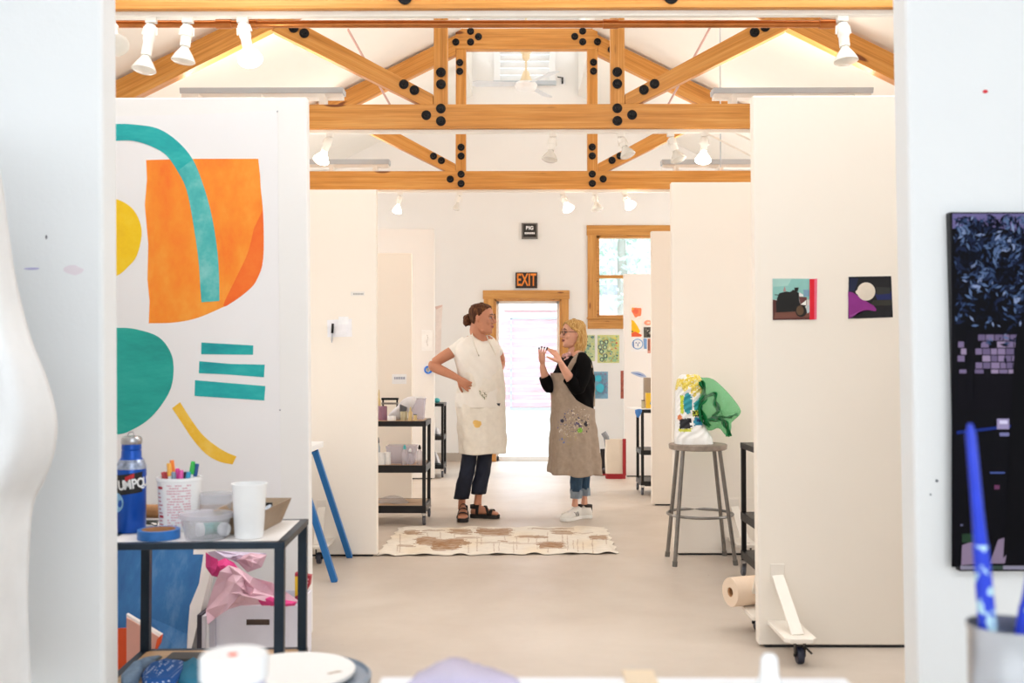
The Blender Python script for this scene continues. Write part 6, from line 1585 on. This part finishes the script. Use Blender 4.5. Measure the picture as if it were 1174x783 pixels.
# sandals
mat('sandal_black', '18130F', .6)
def sandal(h, toe, parent, ln=.235):
    heel, d, s_ = h; toe = Vector(toe)
    out = []
    for t, w in ((-.006,.016),(.0,.027),(.04,.034),(.09,.034),(.14,.042),(.19,.046),(.225,.038),(.243,.018)): out.append((t*ln/.235, w))
    pts = [heel+d*t+s_*w for t, w in out]+[heel+d*t-s_*w for t, w in out[::-1]]
    s0 = MB().prism([p+Vector((0,0,.0005)) for p in pts], (0,0,.031)).build('sandal_sole', 'sandal_black', parent, bevel=.004)
    def strap(t0, t1, h0, w0, wd=.024):
        mb = MB(); n = 16; vs = []
        for i in range(n+1):
            a = PI*i/n; t = t0+(t1-t0)*i/n; c = heel+d*t*ln/.235
            b_ = c + s_*(math.cos(a)*(w0+.003)) + Vector((0,0,.026+max(0, math.sin(a))**.7*h0))
            vs += [b_-d*wd/2, b_+d*wd/2]
        mb.add(vs, [(2*i, 2*i+1, 2*i+3, 2*i+2) for i in range(n)]); mb.build('sandal_strap', 'sandal_black', parent, smooth=True, solid=.004, angle=180)
    strap(.175, .185, .046, .044, .026); strap(.16, .09, .072, .040, .022); strap(.06, .07, .098, .034, .024); 
    mb = MB(); vs = []
    for i in range(17):
        a = PI/2+PI*i/16; b_ = heel+d*.05+d*(math.cos(a)*.055)+s_*(math.sin(a)*.034)+Vector((0,0,.075)); vs += [b_, b_+Vector((0,0,.03))]
    mb.add(vs, [(2*i, 2*i+1, 2*i+3, 2*i+2) for i in range(16)]); mb.build('heel_strap', 'sandal_black', parent, smooth=True, solid=.004, angle=180)
sandal(hL, ftL, wl, .225); sandal(hR, ftR, wl, .225)

# ---------------------------------------------------------------- woman in the linen pinafore
gn = PH(646, 597.5, 0); gf = PH(644, 590.5, 0)
base = Vector((P(662, 590, 7.9).x, 7.95, 0))
wr = thing('person', 'blonde woman with glasses in a paint-splashed beige pinafore over black, both hands raised', 'person', tuple(base))
H2 = Head(W(657, 382.8, 0), math.radians(-72), math.radians(0), .925)
mb = MB(); H2.build(mb)
limb(mb, [H2.at(0,-.03,-.045), H2.at(0,-.035,-.10), W(658.5, 405, 0), W(660, 411, 0)], [.050,.047,.052,.07])
t2 = math.radians(-65); f2 = Vector((math.sin(t2), -math.cos(t2), 0)); l2 = Vector((0,0,1)).cross(f2)
mb.tube([W(668,415,-.14), W(664,408.5,-.08), W(660,407,0), W(655,409,.08), W(650,416,.14)], [.044,.050,.055,.050,.044], 16, flat=.9)
limb(mb, [W(659,412,0), W(659,425,0), W(658,446,0), W(658,462,0), W(659,485,0)], [.08,.11,.10,.115,.12], flat=.9, n=20)
# near arm
limb(mb, [W(668.5,416,-.15), W(667,430,-.18), W(662,444,-.20)], [.045,.042,.036])
limb(mb, [W(662,443.5,-.20), W(658,441,-.215), W(651,430,-.25), W(646,422,-.28), W(643,416,-.30)], [.036,.038,.034,.027,.022])
hn = hand(mb, W(642.8,415.5,-.30), (-.52,.10,.85), (-.75,.55,-.35), 1, (.10,.20,.34,.46), .27, .93, 1.0, .3)
# far arm
limb(mb, [W(650,417,.14), W(640,433,.08), W(630.5,443,.0)], [.044,.040,.034])
limb(mb, [W(630.5,443,.0), W(627.5,439,-.02), W(624.5,430,-.05), W(622.5,423,-.07), W(622,418.5,-.08)], [.034,.035,.031,.025,.021])
hf = hand(mb, W(622,418,-.08), (-.06,.0,1), (.75,-.62,-.0), -1, (.12,.14,.18,.22), .24, .86, 1.0, .3)
# legs
limb(mb, [W(663,480,-.08), W(662,520,-.08), W(661,550,-.03), W(659.5,571,.05), W(659,580,.07)], [.07,.040,.026,.022,.027])
limb(mb, [W(668,480,.08), W(670,520,.08), W(670.5,550,.09), W(670,568,.13), W(670,578,.14)], [.07,.040,.026,.022,.027])
body2 = remeshed(mb, 'body', 'skin_fair', wr)
H2.features(body2, 'brow_brown', 'lip_dark')
for tips in (hn, hf):
    for p_, d_ in tips: MB().ball(p_+d_*.002, .0072, 8, 6).build('nail', 'nail_dark', body2, smooth=True)
# hair: cap, and the fall to the shoulders
hair_cap(H2, 'hair_blonde', body2, lambda z: .11 if z > .100 else (.050+(z-.05)*.5 if z > .05 else (.022 if z > .02 else -.026)), -.10, 1.13)
rows = []; n = 40
for j in range(25):
    v = j/24; z = .05-.245*v; hw = interp([(0,.080),(.3,.088),(.6,.088),(.85,.075),(1,.05)], v)[0]; dpt = interp([(0,.05),(.3,.062),(.7,.060),(1,.03)], v)[0]; cy = interp([(0,-.055),(.4,-.058),(.8,-.045),(1,-.035)], v)[0]
    rows.append([H2.at(math.sin(a)*(hw+.004*math.sin(a*13+v*3)), cy+math.cos(a)*(dpt+.003*math.sin(a*17)), z) for a in [2*PI*i/n for i in range(n)]])
MB().rings(rows).build('hair_fall', 'hair_blonde', body2, smooth=True, angle=180)
for q in (-1, 1):
    for i in range(3):
        p = [H2.at(q*.055, .062-.01*i, .085), H2.at(q*.079, .038-.014*i, .045), H2.at(q*.085, -.008-.012*i, -.0), H2.at(q*.086, -.02-.008*i, -.06), H2.at(q*.078, .0-.012*i, -.12), H2.at(q*.07, .012-.015*i, -.165)]
        if i == 0: p[2] = H2.at(q*.082, .0-.02, .02)
        MB().tube(smoothpts(p, 4), [.010]*8+[.016]*12+[.004], 8, flat=.7).build('hair_lock', 'hair_blonde', body2, smooth=True)
# glasses
g = MB()
for q in (-1, 1):
    ct = (q*.032, .097, .008)
    pts = [H2.at(ct[0]+.025*math.cos(a), ct[1]-.004*abs(math.cos(a)), ct[2]+.018*math.sin(a)) for a in [2*PI*i/20 for i in range(21)]]
    g.tube(pts, .0022, 6)
    g.tube([H2.at(q*.058, .093, .013), H2.at(q*.074, .060, .014), H2.at(q*.080, -.005, .012), H2.at(q*.079, -.02, .0)], .0022, 6)
g.tube([H2.at(-.008, .098, .012), H2.at(0, .102, .015), H2.at(.008, .098, .012)], .0022, 6)
g.build('glasses', mat('glasses_brown', '3A2A22', .3), body2, smooth=True)
# black top
mat('knit_black', '070608', .9, 0, .15, 30, spec=.12)
tabR = [(403.5,651,667),(406,647,671),(410,643,674.5),(415,640,677.5),(422,638,679.5),(432,636.5,680.5),(445,636,680.5),(460,636,679.5),(472,635.5,678.5)]
garment('black_top', 'knit_black', body2, Y0, t2, tabR, 403.5, 471, lambda py: 1.0-.35*min(1, max(0, (py-404)/10)) if False else .78, 0, 44, 90, topdip=.035, seed=4)
sleeve([W(665,411,-.09), W(669,419,-.15), W(668,432,-.185), W(663,444,-.205)], [.060,.060,.055,.050], 'knit_black', body2)
sleeve([W(663.5,446,-.205), W(660,444,-.21), W(655.5,438,-.232), W(651.5,433.5,-.25)], [.048,.052,.048,.046], 'knit_black', body2)
MB().ball(W(663.5,444,-.205), (.053,.05,.052), 16, 12).build('sleeve_elbow', 'knit_black', body2, smooth=True)
sleeve([W(652,413,.10), W(646,424,.12), W(638,435,.07), W(630,444,.0)], [.060,.058,.052,.046], 'knit_black', body2)
sleeve([W(631,445,.0), W(628,441,-.02), W(625,434,-.04), W(624,431.5,-.045)], [.046,.048,.044,.042], 'knit_black', body2)
MB().ball(W(630.3,443.5,.0), .048, 16, 12).build('sleeve_elbow', 'knit_black', body2, smooth=True)
sc_ = MB(); R = random.Random(2)
for (x, y, dy) in ((646.5,408,-.03),(649.5,407,-.06),(653,406,-.07),(651,411,-.065),(648.5,413.5,-.06),(650,416.5,-.07)): sc_.ball(W(x, y, dy), (.016,.014,.018), 10, 8)
sc_.build('scarf', mat('scarf_pink', 'D9A8A4', .8, 0, .35, 60), body2, smooth=True)
# pinafore
ab = BASE[body2.name].inverted()
sp = [(spot_at(x, y, dy), r, c, s, t_) for x, y, dy, r, c, s, t_ in ((656,482,-.18,.16,'4A4468',45,.585),(668,486,-.18,.12,'2E2C3C',50,.575),(664,478,-.18,.16,'E0D4C4',65,.59),(671,486,-.18,.035,'26242E',30,.30),(665,493.5,-.2,.026,'78B43C',20,.16),(641,484,-.12,.08,'6A648C',40,.57),(645,505,-.15,.05,'5A70A8',50,.56),(658,492,-.18,.16,'C8BA9C',75,.60),(648,492,-.15,.09,'F0E8DC',60,.59),(644.5,482.5,-.16,.018,'2A2838',20,.16),(652,503,-.18,.11,'A8985C',60,.60),(650,472,-.16,.05,'4E5A8C',50,.57))]
apronmat('pinafore_linen', 'A39180', sp, .14)
tabP = [(426,632.6,670),(440,633,676),(455,633.5,679.5),(466,634,679.5),(473,634,679.5),(485,633.5,680.5),(500,633,682.5),(520,632.5,684.5),(543,631.5,686.5)]
garment('pinafore', 'pinafore_linen', body2, Y0, t2, tabP, 427.5, 543, lambda py: .80, .006, 70, 120,
        arange=lambda py: interp([(427,40),(440,46),(450,54),(458,68),(464,92),(468,125),(472,160),(476,180),(543,180)], py)[0], fold=.016, foldn=6, seed=5.2, botwave=.006)
for pts in ([(648.5,431,-.13),(652,424,-.16),(657,415,-.165),(663,407.5,-.14),(667.5,404.5,-.10),(672,408,-.09),(676.5,417,-.12),(679.5,430,-.09),(680.8,448,-.06),(680.5,466,-.03)], [(640,428,.02),(644,418,.04),(651,410,.07),(659,405.5,.09),(668,407,.08)]):
    mb = MB(); pp = smoothpts([W(x, y, dy) for x, y, dy in pts], 5); mb.tube(pp, .019, 10, flat=.25, up=Vector((0,1,0))); mb.build('pinafore_strap', 'pinafore_linen', body2, smooth=True, label='beige shoulder strap')
# jeans with turned-up cuffs
mat('denim_blue', '2F4F6C', .8, 0, .2, 30); mat('denim_cuff', '8E9AA6', .85, 0, .15, 40)
pleg([(500,650,674),(530,653,671),(548,654.5,668),(563,654.5,666.5)], 'denim_blue', body2, 'jeans_leg', [(500,-.08),(548,-.03),(563,.03)])
pleg([(500,658,682),(530,662,679),(548,664,676),(561,665,675.5)], 'denim_blue', body2, 'jeans_leg', [(500,.08),(548,.09),(561,.12)])
pleg([(560.5,653.8,667.2),(571,654.2,667)], 'denim_cuff', body2, 'jeans_cuff', [(560,.03),(571,.05)], label='pale turned-up cuff')
pleg([(559,664.3,676.3),(568,665,676.3)], 'denim_cuff', body2, 'jeans_cuff', [(559,.12),(568,.13)], label='pale turned-up cuff')
# sneakers
mat('sneaker_white', 'EAE6DE', .5, 0, .04, 20); mat('sneaker_sole', 'F2F0EA', .5)
def sneaker(toe, head, ln=.27, k=1.0):
    d = Vector((head[0], head[1], 0)).normalized(); s_ = d.cross(Vector((0,0,1))); heel = Vector(toe)-d*ln; R_ = []
    for t, w, h in ((.0,.022,.060),(.012,.032,.085),(.05,.037,.100),(.085,.038,.100),(.115,.040,.088),(.15,.044,.070),(.19,.048,.055),(.225,.048,.048),(.255,.038,.040),(.27,.018,.028)):
        t = t*ln/.27; c = heel+d*t
        R_.append([c+s_*(math.copysign(abs(math.cos(a))**.85, math.cos(a))*w)+Vector((0,0,.004+h*.5+math.copysign(abs(math.sin(a))**.8, math.sin(a))*h*.5)) for a in [2*PI*i/20 for i in range(20)]])
    up = MB().rings(R_).build('sneaker', 'sneaker_white', wr, smooth=True, angle=180)
    pts = []
    o_ = ((-.004,.020),(.004,.033),(.05,.040),(.10,.041),(.15,.047),(.20,.051),(.245,.046),(.268,.030),(.275,.014))
    pts = [heel+d*t*ln/.27+s_*w for t, w in o_]+[heel+d*t*ln/.27-s_*w for t, w in o_[::-1]]
    MB().prism([p+Vector((0,0,.0005)) for p in pts], (0,0,.026)).build('sole', 'sneaker_sole', up, bevel=.005)
    def skin(t, z, sg):
        w = interp([(0,.022),(.012,.032),(.05,.037),(.085,.038),(.115,.040),(.15,.044),(.19,.048),(.225,.048)], t)[0]; h = interp([(0,.06),(.012,.085),(.05,.10),(.085,.10),(.115,.088),(.15,.07),(.19,.055),(.225,.048)], t)[0]
        q = (z-.004-h/2)/(h/2); q = max(-.99, min(.99, q)); sa = math.copysign(abs(q)**(1/.8), q); ca = math.sqrt(1-sa*sa)**.85
        return heel+d*t*ln/.27+s_*sg*(ca*w+.0012)+Vector((0,0,z))
    for sg in (-1, 1):
        for i in range(3):
            t0 = .095+.020*i; mb = MB(); vs = []
            for j in range(7):
                z = .028+.036*j/6; t = t0+.018*j/6; vs += [skin(t, z, sg), skin(t+.009, z, sg)]
            mb.add(vs, [(2*j, 2*j+1, 2*j+3, 2*j+2) for j in range(6)]); mb.build('stripe', 'sandal_black', up, label='black side stripe')
    mb = MB(); mb.rings([[heel+d*(.035+math.cos(a)*.036)+s_*(math.sin(a)*.031)+Vector((0,0,z)) for a in [2*PI*i/20 for i in range(20)]] for z in (.09,.108)], False, False); mb.build('collar', 'sandal_black', up, smooth=True, solid=.004)
    mb = MB(); mb.bar(heel+d*.001+Vector((0,0,.045)), heel+d*.004+Vector((0,0,.095)), .03, .008, d); mb.build('heel_tab', 'sandal_black', up)
    mb = MB()
    for i in range(5):
        t = .125+.016*i; h = interp([(.115,.088),(.15,.07),(.19,.055)], t)[0]+.006; c = heel+d*t*ln/.27
        mb.tube([c-s_*.020+Vector((0,0,h-.012)), c+Vector((0,0,h)), c+s_*.020+Vector((0,0,h-.012))], .0035, 6)
    mb.build('laces', 'white_plastic', up, smooth=True)
sneaker((P(645.5, 597, 7.82).x, 7.83, 0), (-.62, -.78), .255)
sneaker((P(643.5, 590, 7.99).x, 8.0, 0), (-1, -.03), .245)
# ================================================================ LIGHT
def area(name, loc, direction, sx, sy, power, col=(1,1,1)):
    l = bpy.data.lights.new(name, 'AREA'); l.shape = 'RECTANGLE'; l.size = sx; l.size_y = sy; l.energy = power*KL; l.color = col
    o = bpy.data.objects.new(name, l); C.objects.link(o); o.location = loc
    o.rotation_euler = Vector(direction).to_track_quat('-Z', 'Y').to_euler(); return o
def spot(name, loc, direction, power, ang, col, r=.05):
    l = bpy.data.lights.new(name, 'SPOT'); l.energy = power*KL; l.spot_size = ang; l.spot_blend = .6; l.color = col; l.shadow_soft_size = r
    o = bpy.data.objects.new(name, l); C.objects.link(o); o.location = loc
    o.rotation_euler = Vector(direction).to_track_quat('-Z', 'Y').to_euler(); return o
w = bpy.data.worlds.new('sky'); scn.world = w; w.use_nodes = True
bg = w.node_tree.nodes['Background']; bg.inputs[0].default_value = (.90, .955, 1.0, 1); bg.inputs[1].default_value = 3.4
WARM = (1, .93, .84)
KL = .46
for sg in (-1, 1):
    x = XC+sg*1.85
    area('front_bay_fill', (x, 4.0, roof(x)+.12), (-sg*.45, .12, -1), 1.85, 1.3, 68 if sg < 0 else 92, (1, .96, .92))  # unseen fill lamps added above the front bay
for Y in (5.3, 8.2, 11.0):
    for sg in (-1, 1):
        area('clerestory', (XC+sg*(MW+.1), Y, 5.2), (-sg, 0, -.9), 1.8, .45, 12 if Y < 10 else 5, (1, .97, .94))
for f in FX: area('uplight', (f.x, f.y, f.z+.03), (0, 0, 1), 1.15, .08, 12, WARM)
for yy in added_openings:
    for sg in (-1, 1):
        area('bay_fill', (XC+sg*(HW+.1), (yy[0]+yy[1])/2, 1.65), (-sg, 0, -.15), yy[1]-yy[0], 1.35, (26, 45, 130)[added_openings.index(yy)], (1, .975, .95))  # fill lamps added at the unseen side openings
for (q, d), lit in LAMPS:
    if lit: spot('lamp_spot', q, d, 26 if q.y < 9 else 60, math.radians(80), (1, .9, .76))
area('yard_sky', ((dL+dR)/2, YB+1.2, 2.9), (0, -1, -.9), 1.0, .9, 560, (.84, .91, 1))
area('near_room_fill', (0, .2, 3.46), (0, .35, -1), 4.0, 2.2, 150, (.93, .97, 1))  # overhead lamp added out of view to brighten the near walls
vs = scn.view_settings; vs.view_transform = 'Standard'; vs.look = 'None'; vs.exposure = 0; vs.gamma = 1; vs.use_curve_mapping = False
scn.cycles.use_denoising = True
scn.cycles.max_bounces = 10; scn.cycles.transparent_max_bounces = 16; scn.cycles.sample_clamp_indirect = 6
